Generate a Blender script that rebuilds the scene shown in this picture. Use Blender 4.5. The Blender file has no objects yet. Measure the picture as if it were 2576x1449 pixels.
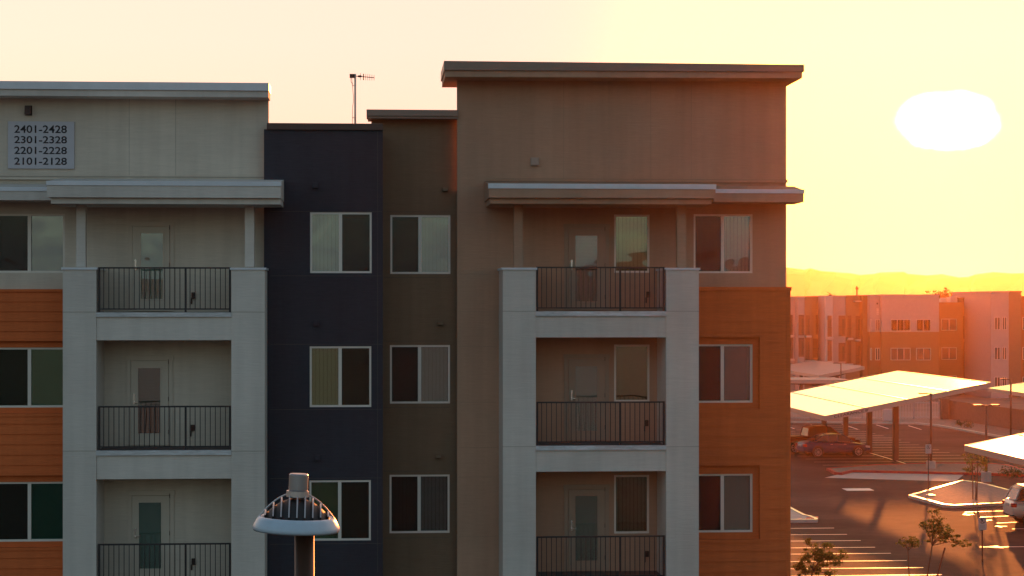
import bpy, math, random
from mathutils import Vector, Matrix, Euler
random.seed(7)
R = math.radians
C = bpy.context.scene.collection
sc = bpy.context.scene

# ------------------------------------------------------------------ camera, sky, sun, exposure
CAM_H = 9.6                     # eye height in metres
FOC = 5000.0                    # focal length in units of a 2576-wide picture
YAW = R(3.89)                   # turned right of the facade's normal
HOR = 770.0                     # horizon row
cam_d = bpy.data.cameras.new('camera')
cam = bpy.data.objects.new('camera', cam_d); C.objects.link(cam)
cam_d.sensor_width = 36.0
cam_d.lens = 36.0 * FOC / 2576.0
cam_d.shift_y = (HOR - 724.5) / 2576.0
cam_d.clip_end = 20000.0
cam_d.clip_start = 0.1
cam.location = (0, 0, CAM_H)
cam.rotation_euler = (R(90), 0, -YAW)
sc.camera = cam

SUN_AZ = R(16.26); SUN_EL = R(5.2)
SUN = Vector((math.sin(SUN_AZ)*math.cos(SUN_EL), math.cos(SUN_AZ)*math.cos(SUN_EL), math.sin(SUN_EL)))
sl = bpy.data.lights.new('sun', 'SUN'); so = bpy.data.objects.new('sun', sl); C.objects.link(so)
sl.energy = 2.6; sl.angle = R(0.5); sl.color = (1.0, 0.27, 0.06)
so.rotation_euler = (-SUN).to_track_quat('-Z', 'Y').to_euler()
so.location = (60, 150, 40)

world = bpy.data.worlds.new('World'); sc.world = world; world.use_nodes = True
wn = world.node_tree.nodes; wl = world.node_tree.links; wn.clear()
def N(nodes, t, **k):
    n = nodes.new(t)
    for a, b in k.items(): setattr(n, a, b)
    return n
def build_world():
    out = N(wn, 'ShaderNodeOutputWorld'); bg = N(wn, 'ShaderNodeBackground')
    sky = N(wn, 'ShaderNodeTexSky', sky_type='NISHITA')
    sky.sun_disc = False; sky.sun_elevation = SUN_EL; sky.sun_rotation = SUN_AZ
    sky.altitude = 300; sky.air_density = 1.0; sky.dust_density = 3.0; sky.ozone_density = 1.0
    tc = N(wn, 'ShaderNodeTexCoord')
    def dot(v, name='DOT_PRODUCT'):
        d = N(wn, 'ShaderNodeVectorMath', operation=name); wl.new(tc.outputs['Generated'], d.inputs[0]); d.inputs[1].default_value = v
        return d.outputs['Value']
    def m(op, a, b=None, c=None, clamp=False):
        n = N(wn, 'ShaderNodeMath', operation=op); n.use_clamp = clamp
        for i, q in enumerate((a, b, c)):
            if q is None: continue
            if isinstance(q, (int, float)): n.inputs[i].default_value = q
            else: wl.new(q, n.inputs[i])
        return n.outputs[0]
    right = SUN.cross(Vector((0, 0, 1))).normalized(); up = right.cross(SUN).normalized()
    no = N(wn, 'ShaderNodeTexNoise'); no.inputs['Scale'].default_value = 60.0; no.inputs['Detail'].default_value = 3
    wl.new(tc.outputs['Generated'], no.inputs['Vector'])
    u = m('DIVIDE', dot(right), 0.0240); v = m('DIVIDE', dot(up), 0.0136)
    e = m('ADD', m('POWER', m('ABSOLUTE', u), 2.0), m('POWER', m('ABSOLUTE', v), 2.0))
    e = m('ADD', e, m('MULTIPLY', m('SUBTRACT', no.outputs[0], 0.5), 0.8))
    core = m('MULTIPLY', m('SUBTRACT', 1.35, e), 1.2, clamp=True)
    front = m('GREATER_THAN', dot(SUN), 0.0)
    core = m('MULTIPLY', m('POWER', core, 2.5), front)
    # the thin evening haze of the sky: a broad warm veil, brightest round the sun and along the horizon
    cosang = dot(SUN)
    glow = m('SUBTRACT', 1.0, m('POWER', m('SUBTRACT', 1.0, m('POWER', m('MAXIMUM', cosang, 0.0), 3.0)), 2.0))
    veil = N(wn, 'ShaderNodeMix', data_type='RGBA'); veil.blend_type = 'MIX'
    vc = N(wn, 'ShaderNodeMix', data_type='RGBA'); vc.inputs[6].default_value = VEIL_LOW; vc.inputs[7].default_value = VEIL
    wl.new(m('DIVIDE', dot(Vector((0, 0, 1))), 0.13, clamp=True), vc.inputs[0])
    wl.new(glow, veil.inputs[0]); wl.new(vc.outputs[2], veil.inputs[7])
    anti = N(wn, 'ShaderNodeMix', data_type='RGBA'); anti.inputs[7].default_value = (1.0, .97, .99, 1)
    wl.new(sky.outputs[0], anti.inputs[6])
    lowf = m('SUBTRACT', 1.0, m('DIVIDE', dot(Vector((0, 0, 1))), 0.2), clamp=True)
    wl.new(m('MULTIPLY', m('MULTIPLY', lowf, m('LESS_THAN', cosang, 0.0)), .8), anti.inputs[0])
    wl.new(anti.outputs[2], veil.inputs[6])
    au = N(wn, 'ShaderNodeMix', data_type='RGBA'); au.inputs[6].default_value = (0, 0, 0, 1); au.inputs[7].default_value = AUREOLE
    wl.new(m('POWER', m('MAXIMUM', cosang, 0.0), 300.0), au.inputs[0])
    aa = N(wn, 'ShaderNodeMix', data_type='RGBA'); aa.blend_type = 'ADD'; aa.inputs[0].default_value = 1.0
    wl.new(veil.outputs[2], aa.inputs[6]); wl.new(au.outputs[2], aa.inputs[7]); veil = aa
    add = N(wn, 'ShaderNodeMix', data_type='RGBA'); add.blend_type = 'ADD'; add.inputs[0].default_value = 1.0
    ccol = N(wn, 'ShaderNodeMix', data_type='RGBA'); ccol.inputs[6].default_value = (0, 0, 0, 1); ccol.inputs[7].default_value = (60, 60, 60, 1)
    wl.new(core, ccol.inputs[0])
    wl.new(veil.outputs[2], add.inputs[6]); wl.new(ccol.outputs[2], add.inputs[7])
    wl.new(add.outputs[2], bg.inputs['Color']); bg.inputs['Strength'].default_value = SKY_STR
    wl.new(bg.outputs[0], out.inputs[0])
SKY_STR = 0.10
VEIL = (4.5, 2.95, 2.42, 1)
AUREOLE = (50.0, 30.0, 0.0, 1)
VEIL_LOW = (4.3, 2.55, 1.75, 1)
build_world()
sc.view_settings.view_transform = 'Standard'; sc.view_settings.look = 'None'
sc.view_settings.gamma = 1.0; sc.view_settings.exposure = 1.5
sc.cycles.volume_bounces = 0
sc.cycles.max_bounces = 8; sc.cycles.transparent_max_bounces = 16
sc.cycles.use_denoising = True

# ------------------------------------------------------------------ picture measurements -> metres
FW = Vector((math.sin(YAW), math.cos(YAW), 0)); RT = Vector((math.cos(YAW), -math.sin(YAW), 0))
O = Vector((0, 0, CAM_H))
def ray(px, py): return FW*FOC + RT*(px-1288.0) + Vector((0, 0, 1))*(HOR-py)
def W(px, py, Y):
    d = ray(px, py); return O + d*(Y/d.y)
def G(px, py, z=0.0):
    d = ray(px, py); return O + d*((z-CAM_H)/d.z)
def DP(px, py, dep):
    return O + ray(px, py)*(dep/FOC)
def wx(px, Y): return W(px, 770, Y).x
def wz(py, Y, px=1288): return W(px, py, Y).z
def rect(px0, px1, py0, py1, Y):
    pm = (px0+px1)/2
    return wx(px0, Y), wx(px1, Y), wz(py1, Y, pm), wz(py0, Y, pm)

# ------------------------------------------------------------------ mesh helper
class MB:
    def __init__(s): s.v = []; s.f = []; s.m = []
    def quad(s, a, b, c, d, mi=0):
        n = len(s.v); s.v += [tuple(a), tuple(b), tuple(c), tuple(d)]; s.f.append((n, n+1, n+2, n+3)); s.m.append(mi)
    def tri(s, a, b, c, mi=0):
        n = len(s.v); s.v += [tuple(a), tuple(b), tuple(c)]; s.f.append((n, n+1, n+2)); s.m.append(mi)
    def box(s, x0, x1, y0, y1, z0, z1, mi=0):
        n = len(s.v)
        s.v += [(x0,y0,z0),(x1,y0,z0),(x1,y1,z0),(x0,y1,z0),(x0,y0,z1),(x1,y0,z1),(x1,y1,z1),(x0,y1,z1)]
        for f in ((0,3,2,1),(4,5,6,7),(0,1,5,4),(1,2,6,5),(2,3,7,6),(3,0,4,7)):
            s.f.append(tuple(n+i for i in f)); s.m.append(mi)
        return s
    def obox(s, c, ux, uy, uz, mi=0):
        c = Vector(c); n = len(s.v)
        for dz in (-1, 1):
            for dx, dy in ((-1,-1),(1,-1),(1,1),(-1,1)):
                s.v.append(tuple(c + ux*dx + uy*dy + uz*dz))
        for f in ((0,3,2,1),(4,5,6,7),(0,1,5,4),(1,2,6,5),(2,3,7,6),(3,0,4,7)):
            s.f.append(tuple(n+i for i in f)); s.m.append(mi)
    def tube(s, p0, p1, r0, r1=None, seg=8, mi=0, caps=True):
        r1 = r0 if r1 is None else r1
        p0 = Vector(p0); p1 = Vector(p1); d = (p1-p0).normalized()
        a = d.cross(Vector((0,0,1)) if abs(d.z) < .9 else Vector((1,0,0))).normalized(); b = d.cross(a)
        n = len(s.v)
        for p, r in ((p0, r0), (p1, r1)):
            for i in range(seg):
                t = 2*math.pi*i/seg; s.v.append(tuple(p + a*(r*math.cos(t)) + b*(r*math.sin(t))))
        for i in range(seg):
            j = (i+1) % seg; s.f.append((n+i, n+seg+i, n+seg+j, n+j)); s.m.append(mi)
        if caps:
            s.f.append(tuple(n+i for i in range(seg))); s.m.append(mi)
            s.f.append(tuple(n+seg+i for i in reversed(range(seg)))); s.m.append(mi)
        return s
    def path(s, pts, r, seg=6, mi=0):
        for a, b in zip(pts, pts[1:]): s.tube(a, b, r, r, seg, mi)
    def lathe(s, prof, c=(0,0,0), seg=32, mi=0):
        c = Vector(c); n = len(s.v); k = len(prof)
        for i in range(seg):
            t = 2*math.pi*i/seg
            for r, z in prof: s.v.append((c.x+r*math.cos(t), c.y+r*math.sin(t), c.z+z))
        for i in range(seg):
            j = (i+1) % seg
            for q in range(k-1):
                s.f.append((n+i*k+q, n+j*k+q, n+j*k+q+1, n+i*k+q+1)); s.m.append(mi)
    def prism(s, pts, z0, z1, mi=0):           # polygon (x,y) between two heights
        n = len(s.v); k = len(pts)
        ar = sum(pts[i][0]*pts[(i+1)%k][1]-pts[(i+1)%k][0]*pts[i][1] for i in range(k))
        if ar < 0: pts = pts[::-1]
        s.v += [(p[0], p[1], z0) for p in pts] + [(p[0], p[1], z1) for p in pts]
        s.f.append(tuple(n+k+i for i in range(k))); s.m.append(mi)
        s.f.append(tuple(n+i for i in reversed(range(k)))); s.m.append(mi)
        for i in range(k):
            j = (i+1) % k; s.f.append((n+i, n+j, n+k+j, n+k+i)); s.m.append(mi)
    def loft(s, secs, mi=0, close=True, caps=True):
        n = len(s.v); k = len(secs[0])
        for q in secs: s.v += [tuple(p) for p in q]
        for a in range(len(secs)-1):
            for i in range(k if close else k-1):
                j = (i+1) % k
                s.f.append((n+a*k+i, n+(a+1)*k+i, n+(a+1)*k+j, n+a*k+j)); s.m.append(mi)
        if caps:
            s.f.append(tuple(n+i for i in range(k))); s.m.append(mi)
            s.f.append(tuple(n+(len(secs)-1)*k+i for i in reversed(range(k)))); s.m.append(mi)
    def wall(s, x0, x1, z0, z1, y, t, holes=(), prof=None, zb=(), mi=0):
        """vertical sheet facing -y at y with rectangular openings and reveals t deep; prof(z)->offset"""
        hs = [(max(h[0], x0), min(h[1], x1), max(h[2], z0), min(h[3], z1)) for h in holes]
        hs = [h for h in hs if h[1] > h[0] and h[3] > h[2]]
        xs = sorted({x0, x1, *[h[0] for h in hs], *[h[1] for h in hs]})
        zs = sorted({z0, z1, *[h[2] for h in hs], *[h[3] for h in hs], *[z for z in zb if z0 < z < z1]})
        for xa, xb in zip(xs, xs[1:]):
            for za, zc in zip(zs, zs[1:]):
                xm, zm = (xa+xb)/2, (za+zc)/2
                if any(h[0] < xm < h[1] and h[2] < zm < h[3] for h in hs): continue
                ya = y-(prof(za+1e-5) if prof else 0); yb = y-(prof(zc-1e-5) if prof else 0)
                s.quad((xa, ya, za), (xb, ya, za), (xb, yb, zc), (xa, yb, zc), mi)
                if prof: s.quad((xa, y, za), (xb, y, za), (xb, ya, za), (xa, ya, za), mi)
        for h in hs:
            a, b, c, d = h
            s.quad((a,y,c),(a,y,d),(a,y+t,d),(a,y+t,c), mi); s.quad((b,y,d),(b,y,c),(b,y+t,c),(b,y+t,d), mi)
            s.quad((a,y,d),(b,y,d),(b,y+t,d),(a,y+t,d), mi); s.quad((b,y,c),(a,y,c),(a,y+t,c),(b,y+t,c), mi)
        if t:
            s.quad((x0,y,z0),(x0,y,z1),(x0,y+t,z1),(x0,y+t,z0), mi); s.quad((x1,y,z1),(x1,y,z0),(x1,y+t,z0),(x1,y+t,z1), mi)
            s.quad((x0,y,z1),(x1,y,z1),(x1,y+t,z1),(x0,y+t,z1), mi)
    def build(s, name, mats, parent=None, smooth=False, origin=None):
        me = bpy.data.meshes.new(name)
        if parent is not None:
            r = parent
            off = Vector((0,0,0))
            while r is not None: off += Vector(r.location); r = r.parent
            loc = Vector((0,0,0))
        elif origin is not None: off = Vector(origin); loc = off
        else:
            xs = [v[0] for v in s.v]; ys = [v[1] for v in s.v]; zs = [v[2] for v in s.v]
            off = Vector(((min(xs)+max(xs))/2, (min(ys)+max(ys))/2, min(zs))); loc = off
        me.from_pydata([(v[0]-off.x, v[1]-off.y, v[2]-off.z) for v in s.v], [], s.f)
        if not isinstance(mats, (list, tuple)): mats = [mats]
        for m_ in mats: me.materials.append(m_)
        me.polygons.foreach_set('material_index', s.m)
        if smooth: me.polygons.foreach_set('use_smooth', [True]*len(s.f))
        me.update()
        o = bpy.data.objects.new(name, me); C.objects.link(o); o.location = loc
        if parent is not None: o.parent = parent
        return o
def tag(o, label=None, cat=None, group=None, kind=None):
    if label: o['label'] = label
    if cat: o['category'] = cat
    if group: o['group'] = group
    if kind: o['kind'] = kind
    return o
def empty(name, loc, label, cat, group=None, rz=0):
    o = bpy.data.objects.new(name, None); C.objects.link(o); o.location = loc; o.rotation_euler = (0, 0, rz)
    o.empty_display_size = .3
    return tag(o, label, cat, group)
def bevel(o, w=.01, seg=2):
    b = o.modifiers.new('bevel', 'BEVEL'); b.width = w; b.segments = seg; b.limit_method = 'ANGLE'; return o
def dup_tree(o, parent=None):
    c = o.copy(); C.objects.link(c)
    if parent is not None: c.parent = parent
    for ch in list(o.children): dup_tree(ch, c)
    return c

# ------------------------------------------------------------------ materials
def mat(name, col, rough=.7, metal=0.0, var=.12, vscale=(1,1,1), nscale=3.0, bump=0.0, bscale=(1,1,1), bn=20.0, spec=.5, dist=.01, var2=0.0, v2scale=.35, col2=None):
    m = bpy.data.materials.new(name); m.use_nodes = True; nt = m.node_tree; n = nt.nodes; l = nt.links
    p = n['Principled BSDF']; p.inputs['Roughness'].default_value = rough; p.inputs['Metallic'].default_value = metal
    p.inputs['Specular IOR Level'].default_value = spec
    tc = n.new('ShaderNodeTexCoord'); mp = n.new('ShaderNodeMapping'); mp.inputs['Scale'].default_value = vscale
    l.new(tc.outputs['Object'], mp.inputs['Vector'])
    no = n.new('ShaderNodeTexNoise'); no.inputs['Scale'].default_value = nscale; no.inputs['Detail'].default_value = 6; no.inputs['Roughness'].default_value = .65
    l.new(mp.outputs[0], no.inputs['Vector'])
    cr = n.new('ShaderNodeValToRGB'); cr.color_ramp.elements[0].position = .3; cr.color_ramp.elements[1].position = .7
    c2 = col2 or col
    cr.color_ramp.elements[0].color = tuple(max(0, c*(1-var)) for c in c2)+(1,)
    cr.color_ramp.elements[1].color = tuple(min(1, c*(1+var)) for c in col)+(1,)
    l.new(no.outputs[0], cr.inputs[0])
    last = cr.outputs[0]
    if var2:
        n2 = n.new('ShaderNodeTexNoise'); n2.inputs['Scale'].default_value = v2scale; n2.inputs['Detail'].default_value = 4
        l.new(tc.outputs['Object'], n2.inputs['Vector'])
        mr = n.new('ShaderNodeMapRange'); mr.inputs[1].default_value = .35; mr.inputs[2].default_value = .65
        mr.inputs[3].default_value = 1-var2; mr.inputs[4].default_value = 1+var2; l.new(n2.outputs[0], mr.inputs[0])
        mx = n.new('ShaderNodeMix'); mx.data_type = 'RGBA'; mx.blend_type = 'MULTIPLY'; mx.inputs[0].default_value = 1
        cb = n.new('ShaderNodeCombineColor')
        for i in range(3): l.new(mr.outputs[0], cb.inputs[i])
        l.new(last, mx.inputs[6]); l.new(cb.outputs[0], mx.inputs[7]); last = mx.outputs[2]
    l.new(last, p.inputs['Base Color'])
    if bump:
        mb = n.new('ShaderNodeMapping'); mb.inputs['Scale'].default_value = bscale; l.new(tc.outputs['Object'], mb.inputs['Vector'])
        nb = n.new('ShaderNodeTexNoise'); nb.inputs['Scale'].default_value = bn; nb.inputs['Detail'].default_value = 5; l.new(mb.outputs[0], nb.inputs['Vector'])
        bp = n.new('ShaderNodeBump'); bp.inputs['Strength'].default_value = bump; bp.inputs['Distance'].default_value = dist
        l.new(nb.outputs[0], bp.inputs['Height']); l.new(bp.outputs[0], p.inputs['Normal'])
    return m
def board(name, col, var=.06, **k):        # fibre-cement board with a horizontal brushed grain
    m = mat(name, col, rough=.82, var=var, vscale=(.55, 1, 7), nscale=5.0, bump=.3, bscale=(.35, 1, 4.5), bn=9.0, spec=.25, dist=.02, var2=.09, **k)
    nt = m.node_tree; n = nt.nodes; l = nt.links; p = n['Principled BSDF']      # faint rain streaks and dust
    src = p.inputs['Base Color'].links[0].from_socket
    tc = n.new('ShaderNodeTexCoord'); mp = n.new('ShaderNodeMapping'); mp.inputs['Scale'].default_value = (3.2, 1, .16); l.new(tc.outputs['Object'], mp.inputs[0])
    no = n.new('ShaderNodeTexNoise'); no.inputs['Scale'].default_value = 1.6; no.inputs['Detail'].default_value = 5; l.new(mp.outputs[0], no.inputs[0])
    mr = n.new('ShaderNodeMapRange'); mr.inputs[1].default_value = .30; mr.inputs[2].default_value = .62; mr.inputs[3].default_value = .93; mr.inputs[4].default_value = 1.02; l.new(no.outputs[0], mr.inputs[0])
    mx = n.new('ShaderNodeMix'); mx.data_type = 'RGBA'; mx.blend_type = 'MULTIPLY'; mx.inputs[0].default_value = 1
    cb = n.new('ShaderNodeCombineColor')
    for i in range(3): l.new(mr.outputs[0], cb.inputs[i])
    l.new(src, mx.inputs[6]); l.new(cb.outputs[0], mx.inputs[7]); l.new(mx.outputs[2], p.inputs['Base Color'])
    return m
M = {}
M['white'] = board('white_board', (.62,.57,.515))
M['cream'] = board('cream_board', (.60,.525,.435))
M['brown'] = board('brown_board', (.205,.138,.088))
M['tan'] = board('tan_board', (.45,.28,.19))
M['navy'] = board('navy_board', (.040,.042,.055), var=.12)
M['orange'] = board('orange_siding', (.66,.15,.042), var=.09)
M['joint'] = mat('joint_shadow', (.10,.09,.08), .9)  # dark joint strips of the navy and brown boards
M['joint_cream'] = mat('cream_joint', (.34,.30,.25), .9)
M['joint_tan'] = mat('tan_joint', (.33,.225,.155), .9)
M['deck'] = mat('balcony_deck_coating', (.10,.075,.065), .8, var=.2, nscale=4)
M['door_tan'] = mat('tan_door_paint', (.34,.25,.18), .55, var=.04)
M['vent'] = mat('vent_paint', (.34,.27,.22), .6, var=.04)
M['flash'] = mat('metal_flashing', (.66,.68,.72), .45, .0, var=.06, bump=.1, bn=3)
M['nosing'] = mat('weathered_slab_edge', (.70,.71,.73), .5, .0, var=.0, vscale=(1.2,1,9), nscale=4.0, col2=(.45,.44,.43), var2=.12, v2scale=1.2)
M['flash_brown'] = mat('brown_flashing', (.22,.16,.13), .45, .3, var=.06, bump=.1, bn=3)
M['flash_dark'] = mat('dark_coping', (.085,.045,.035), .5, .2, var=.08)
M['rail'] = mat('dark_rail_metal', (.035,.033,.037), .45, .5, var=.1)
M['vinyl'] = mat('window_vinyl', (.72,.665,.59), .5, var=.04)
M['door'] = mat('door_paint', (.56,.49,.40), .55, var=.04)
M['trim'] = mat('door_trim_paint', (.58,.50,.41), .6, var=.04)
M['blind'] = mat('blind_vinyl', (.55,.56,.50), .6, var=.05)
M['blind_grey'] = mat('blind_grey_vinyl', (.25,.26,.23), .6, var=.05)
M['blind_red'] = mat('rust_curtain', (.45,.09,.03), .8, var=.25, nscale=9)
M['room'] = mat('room_paint', (.035,.03,.025), .9)  # near-black colour stands in for the gloom of unlit rooms
M['hardware'] = mat('door_hardware', (.6,.6,.6), .25, 1.0, var=.03)
M['darkmetal'] = mat('dark_painted_metal', (.05,.03,.025), .5, .4, var=.1)
M['greymetal'] = mat('grey_metal', (.33,.33,.34), .4, .7, var=.1)
M['lamp_blue'] = mat('lamp_grey_blue_paint', (.46,.58,.68), .30, .0, var=.06, nscale=14, bump=.05, bn=60)
M['fin'] = mat('lamp_fin_metal', (.58,.54,.52), .35, .6, var=.1)
M['sign'] = mat('sign_panel_grey', (.47,.46,.50), .5, var=.03)
M['ink'] = mat('black_letter', (.012,.011,.014), .5, var=.0)
M['asphalt'] = mat('asphalt', (.042,.038,.034), .9, var=.25, nscale=1.2, bump=.5, bn=30, spec=.10, dist=.02, var2=.38, v2scale=.16)
M['dirt'] = mat('desert_ground', (.20,.145,.10), .9, var=.25, nscale=.3, bump=.4, bn=4)
M['gravel'] = mat('gravel', (.27,.20,.15), .9, var=.3, nscale=6, bump=.8, bn=14, dist=.05)
M['concrete'] = mat('concrete', (.42,.38,.33), .75, var=.12, nscale=1.5, bump=.2, bn=12)
M['kerb'] = mat('kerb_concrete', (.50,.46,.41), .32, var=.12, nscale=2.5, bump=.15, bn=14)
M['redkerb'] = mat('red_kerb_paint', (.50,.03,.02), .6, var=.15, nscale=3)
M['paint'] = mat('road_paint', (.72,.70,.66), .38, var=.2, nscale=5)
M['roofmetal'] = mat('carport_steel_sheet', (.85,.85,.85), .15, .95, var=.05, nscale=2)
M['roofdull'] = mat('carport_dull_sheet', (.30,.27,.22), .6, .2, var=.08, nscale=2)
M['seam'] = mat('carport_seam_strip', (.75,.70,.62), .38, .9, var=.05)
M['steel'] = mat('carport_steel_brown', (.09,.05,.035), .5, .3, var=.1)
M['fascia'] = mat('carport_fascia', (.36,.32,.28), .5, .2, var=.08)
M['rubber'] = mat('tyre_rubber', (.02,.02,.02), .85)
M['rim'] = mat('alloy_rim', (.5,.5,.52), .3, .9, var=.02)
M['carglass'] = mat('car_window_glass', (.012,.012,.014), .12, 0, var=0, spec=.3)
M['bluecar'] = mat('blue_car_paint', (.022,.045,.13), .3, .0, var=.02, spec=.25)
M['redcar'] = mat('dark_red_car_paint', (.10,.008,.008), .5, .0, var=.02, spec=.12)
M['silvercar'] = mat('pale_silver_car_paint', (.55,.60,.56), .28, .35, var=.02, spec=.7)
M['taillight'] = mat('red_lamp_lens', (.5,.015,.015), .2, 0, var=.02)
M['headlight'] = mat('clear_lamp_lens', (.7,.7,.7), .12, .3, var=.02)
M['plastic'] = mat('black_plastic', (.025,.025,.025), .6)
M['bark'] = mat('tree_bark', (.11,.075,.05), .9, var=.3, nscale=12, bump=.5, bn=30)
M['leaf'] = mat('leaf_green', (.085,.11,.025), .6, var=.45, nscale=2.5, col2=(.05,.06,.015))
M['leaf_dark'] = mat('leaf_dark_green', (.05,.07,.02), .65, var=.4, nscale=2)
M['stake'] = mat('wooden_stake', (.14,.06,.035), .8, var=.2)
M['hill'] = mat('far_hill', (.14,.11,.09), .95, var=.2, nscale=.01)
M['equip'] = mat('roof_unit_metal', (.55,.55,.55), .35, .6, var=.1)
# far buildings
M['f_pale'] = mat('far_pale_stucco', (.36,.33,.32), .85, var=.05)
M['f_white'] = mat('far_white_stucco', (.5,.47,.45), .85, var=.05)
M['f_brown'] = mat('far_brown_stucco', (.22,.15,.10), .85, var=.05)
M['f_orange'] = mat('far_orange_stucco', (.28,.12,.05), .85, var=.05)
M['f_dark'] = mat('far_dark_stucco', (.12,.06,.04), .85, var=.05)  # shade inside the openings, put into the colour of flat sheets
M['f_glass'] = mat('far_window_glass', (.06,.06,.05), .12, 0, var=.1, spec=.6)
M['block'] = mat('masonry_wall', (.16,.10,.075), .85, var=.15, nscale=4, bump=.3, bn=12)

def glass_mat(tint=(.74,.82,.78), refl=(.70,.86,1), k=.22):
    m = bpy.data.materials.new('window_glass'); m.use_nodes = True; n = m.node_tree.nodes; l = m.node_tree.links; n.clear()
    o = n.new('ShaderNodeOutputMaterial'); mx = n.new('ShaderNodeMixShader'); t = n.new('ShaderNodeBsdfTransparent'); g = n.new('ShaderNodeBsdfGlossy')
    t.inputs[0].default_value = tint+(1,); g.inputs['Roughness'].default_value = .015; g.inputs['Color'].default_value = refl+(1,)
    tc = n.new('ShaderNodeTexCoord'); no = n.new('ShaderNodeTexNoise'); no.inputs['Scale'].default_value = .9; l.new(tc.outputs['Object'], no.inputs['Vector'])
    bp = n.new('ShaderNodeBump'); bp.inputs['Strength'].default_value = .22; bp.inputs['Distance'].default_value = .05
    l.new(no.outputs[0], bp.inputs['Height']); l.new(bp.outputs[0], g.inputs['Normal'])
    mx.inputs[0].default_value = k
    l.new(t.outputs[0], mx.inputs[1]); l.new(g.outputs[0], mx.inputs[2]); l.new(mx.outputs[0], o.inputs[0]); return m
M['glass'] = glass_mat()
M['glass_green'] = glass_mat((.30,.55,.47), (.5,.95,.82), .22)
M['glass_olive'] = glass_mat((.62,.74,.60), (.75,.95,.85), .24)
def screen_mat():
    m = bpy.data.materials.new('insect_screen'); m.use_nodes = True; n = m.node_tree.nodes; l = m.node_tree.links; n.clear()
    o = n.new('ShaderNodeOutputMaterial'); mx = n.new('ShaderNodeMixShader'); t = n.new('ShaderNodeBsdfTransparent'); g = n.new('ShaderNodeBsdfDiffuse')
    g.inputs[0].default_value = (.035,.03,.025,1); mx.inputs[0].default_value = .62
    l.new(t.outputs[0], mx.inputs[1]); l.new(g.outputs[0], mx.inputs[2]); l.new(mx.outputs[0], o.inputs[0]); return m
M['screen'] = screen_mat()
def leaf_mat(name, col, trans):
    m = M[name]; nt = m.node_tree; n = nt.nodes; l = nt.links
    p = n['Principled BSDF']; out = [q for q in n if q.type == 'OUTPUT_MATERIAL'][0]
    tr = n.new('ShaderNodeBsdfTranslucent'); tr.inputs[0].default_value = trans+(1,)
    mx = n.new('ShaderNodeMixShader'); mx.inputs[0].default_value = .4
    l.new(p.outputs[0], mx.inputs[1]); l.new(tr.outputs[0], mx.inputs[2]); l.new(mx.outputs[0], out.inputs[0])
leaf_mat('leaf', None, (.16,.20,.03)); leaf_mat('leaf_dark', None, (.10,.12,.02))

# ================================================================== SETTING: ground, hills, lot
tag(MB().box(-4000,4000,-4000,4000,-1.0,0).build('ground', M['dirt']), kind='structure')
def sheet(pts, z, name, m):
    b = MB(); n = len(pts); b.v = [(p[0], p[1], z) for p in pts]
    ar = sum(pts[i][0]*pts[(i+1)%n][1]-pts[(i+1)%n][0]*pts[i][1] for i in range(n))
    b.f = [tuple(range(n)) if ar > 0 else tuple(reversed(range(n)))]; b.m = [0]
    return tag(b.build(name, m), kind='structure')
def gp(px, py, z=0.0):
    p = G(px, py, z); return (p.x, p.y)
lot = [(-60, -40), (90, -40), (90, 128), gp(2600, 1118), gp(2499, 1099), gp(2358, 1073.6), gp(2300, 1068), gp(1990, 1064), (-60, 165)]
sheet(lot, .004, 'parking_lot', M['asphalt'])

def hills():
    ridge = [(1900,668),(1979,673.6),(2023.8,679.5),(2039,676),(2066,683),(2103,685.8),(2143,689),(2164,693),(2197,690.7),(2216,687),(2274,685.4),(2284,690.7),
             (2331,694.7),(2371,691.7),(2413,700),(2436,698.7),(2455,692.4),(2500,687),(2546,690.7),(2580,690),(2640,684)]
    D0 = 2200.0; pts = []
    a_first = None
    for px, py in ridge:
        a = YAW + math.atan((px-1288)/FOC); dd = D0/math.cos(a-YAW)
        pts.append((a, CAM_H + (HOR-py)*D0/FOC))
    a0, a1 = pts[0][0], pts[-1][0]
    k = 110; h = 55.0; rest = []
    for i in range(1, k):
        a = a1 + (2*math.pi-(a1-a0))*i/k
        hh = 48 + 9*math.sin(a*5.0+1)+5*math.sin(a*11.3)+3*math.sin(a*23+2) + random.uniform(-1.5, 1.5)
        hh = max(25, min(62, hh)); rest.append((a, hh))
    allp = pts + rest
    b = MB(); n = len(allp)
    rows = ((1750, 0.0), (1880, .28), (2000, .42), (2110, .78), (2200, 1.0), (2290, .7), (2420, 0))
    for (rad, f) in rows:
        for i, (a, hgt) in enumerate(allp):
            j = 1 + (0.14*math.sin(i*1.7+rad) if 0 < f < 1 else 0)
            rr = rad/ (math.cos(a-YAW) if i < len(pts) else 1)
            if i >= len(pts): rr = rad*1.0
            else: rr = rad
            b.v.append((math.sin(a)*rr, math.cos(a)*rr, (hgt*f*j if f else -.5)))
    for r_ in range(len(rows)-1):
        for i in range(n):
            j = (i+1) % n
            b.f.append((r_*n+i, r_*n+j, (r_+1)*n+j, (r_+1)*n+i)); b.m.append(0)
    tag(b.build('hills', M['hill'], smooth=False), kind='structure')
hills()

# ================================================================== MAIN APARTMENT BUILDING
YL = 45.70   # cream wall, left block
YP = 44.40   # pier fronts, left block
YD = 45.40   # navy wall
YB = 46.75   # brown wall
YT = 46.40   # tan wall, right block
YQ = 44.90   # pier fronts, right block
bld = empty('apartment_building', (wx(1000, 46), 46, 0), 'four storey apartment building with cream, navy, brown and orange walls and stacked balconies', 'building')
def part(mb, name, mats, parent=bld, smooth=False): return mb.build(name, mats, parent, smooth)

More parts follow.
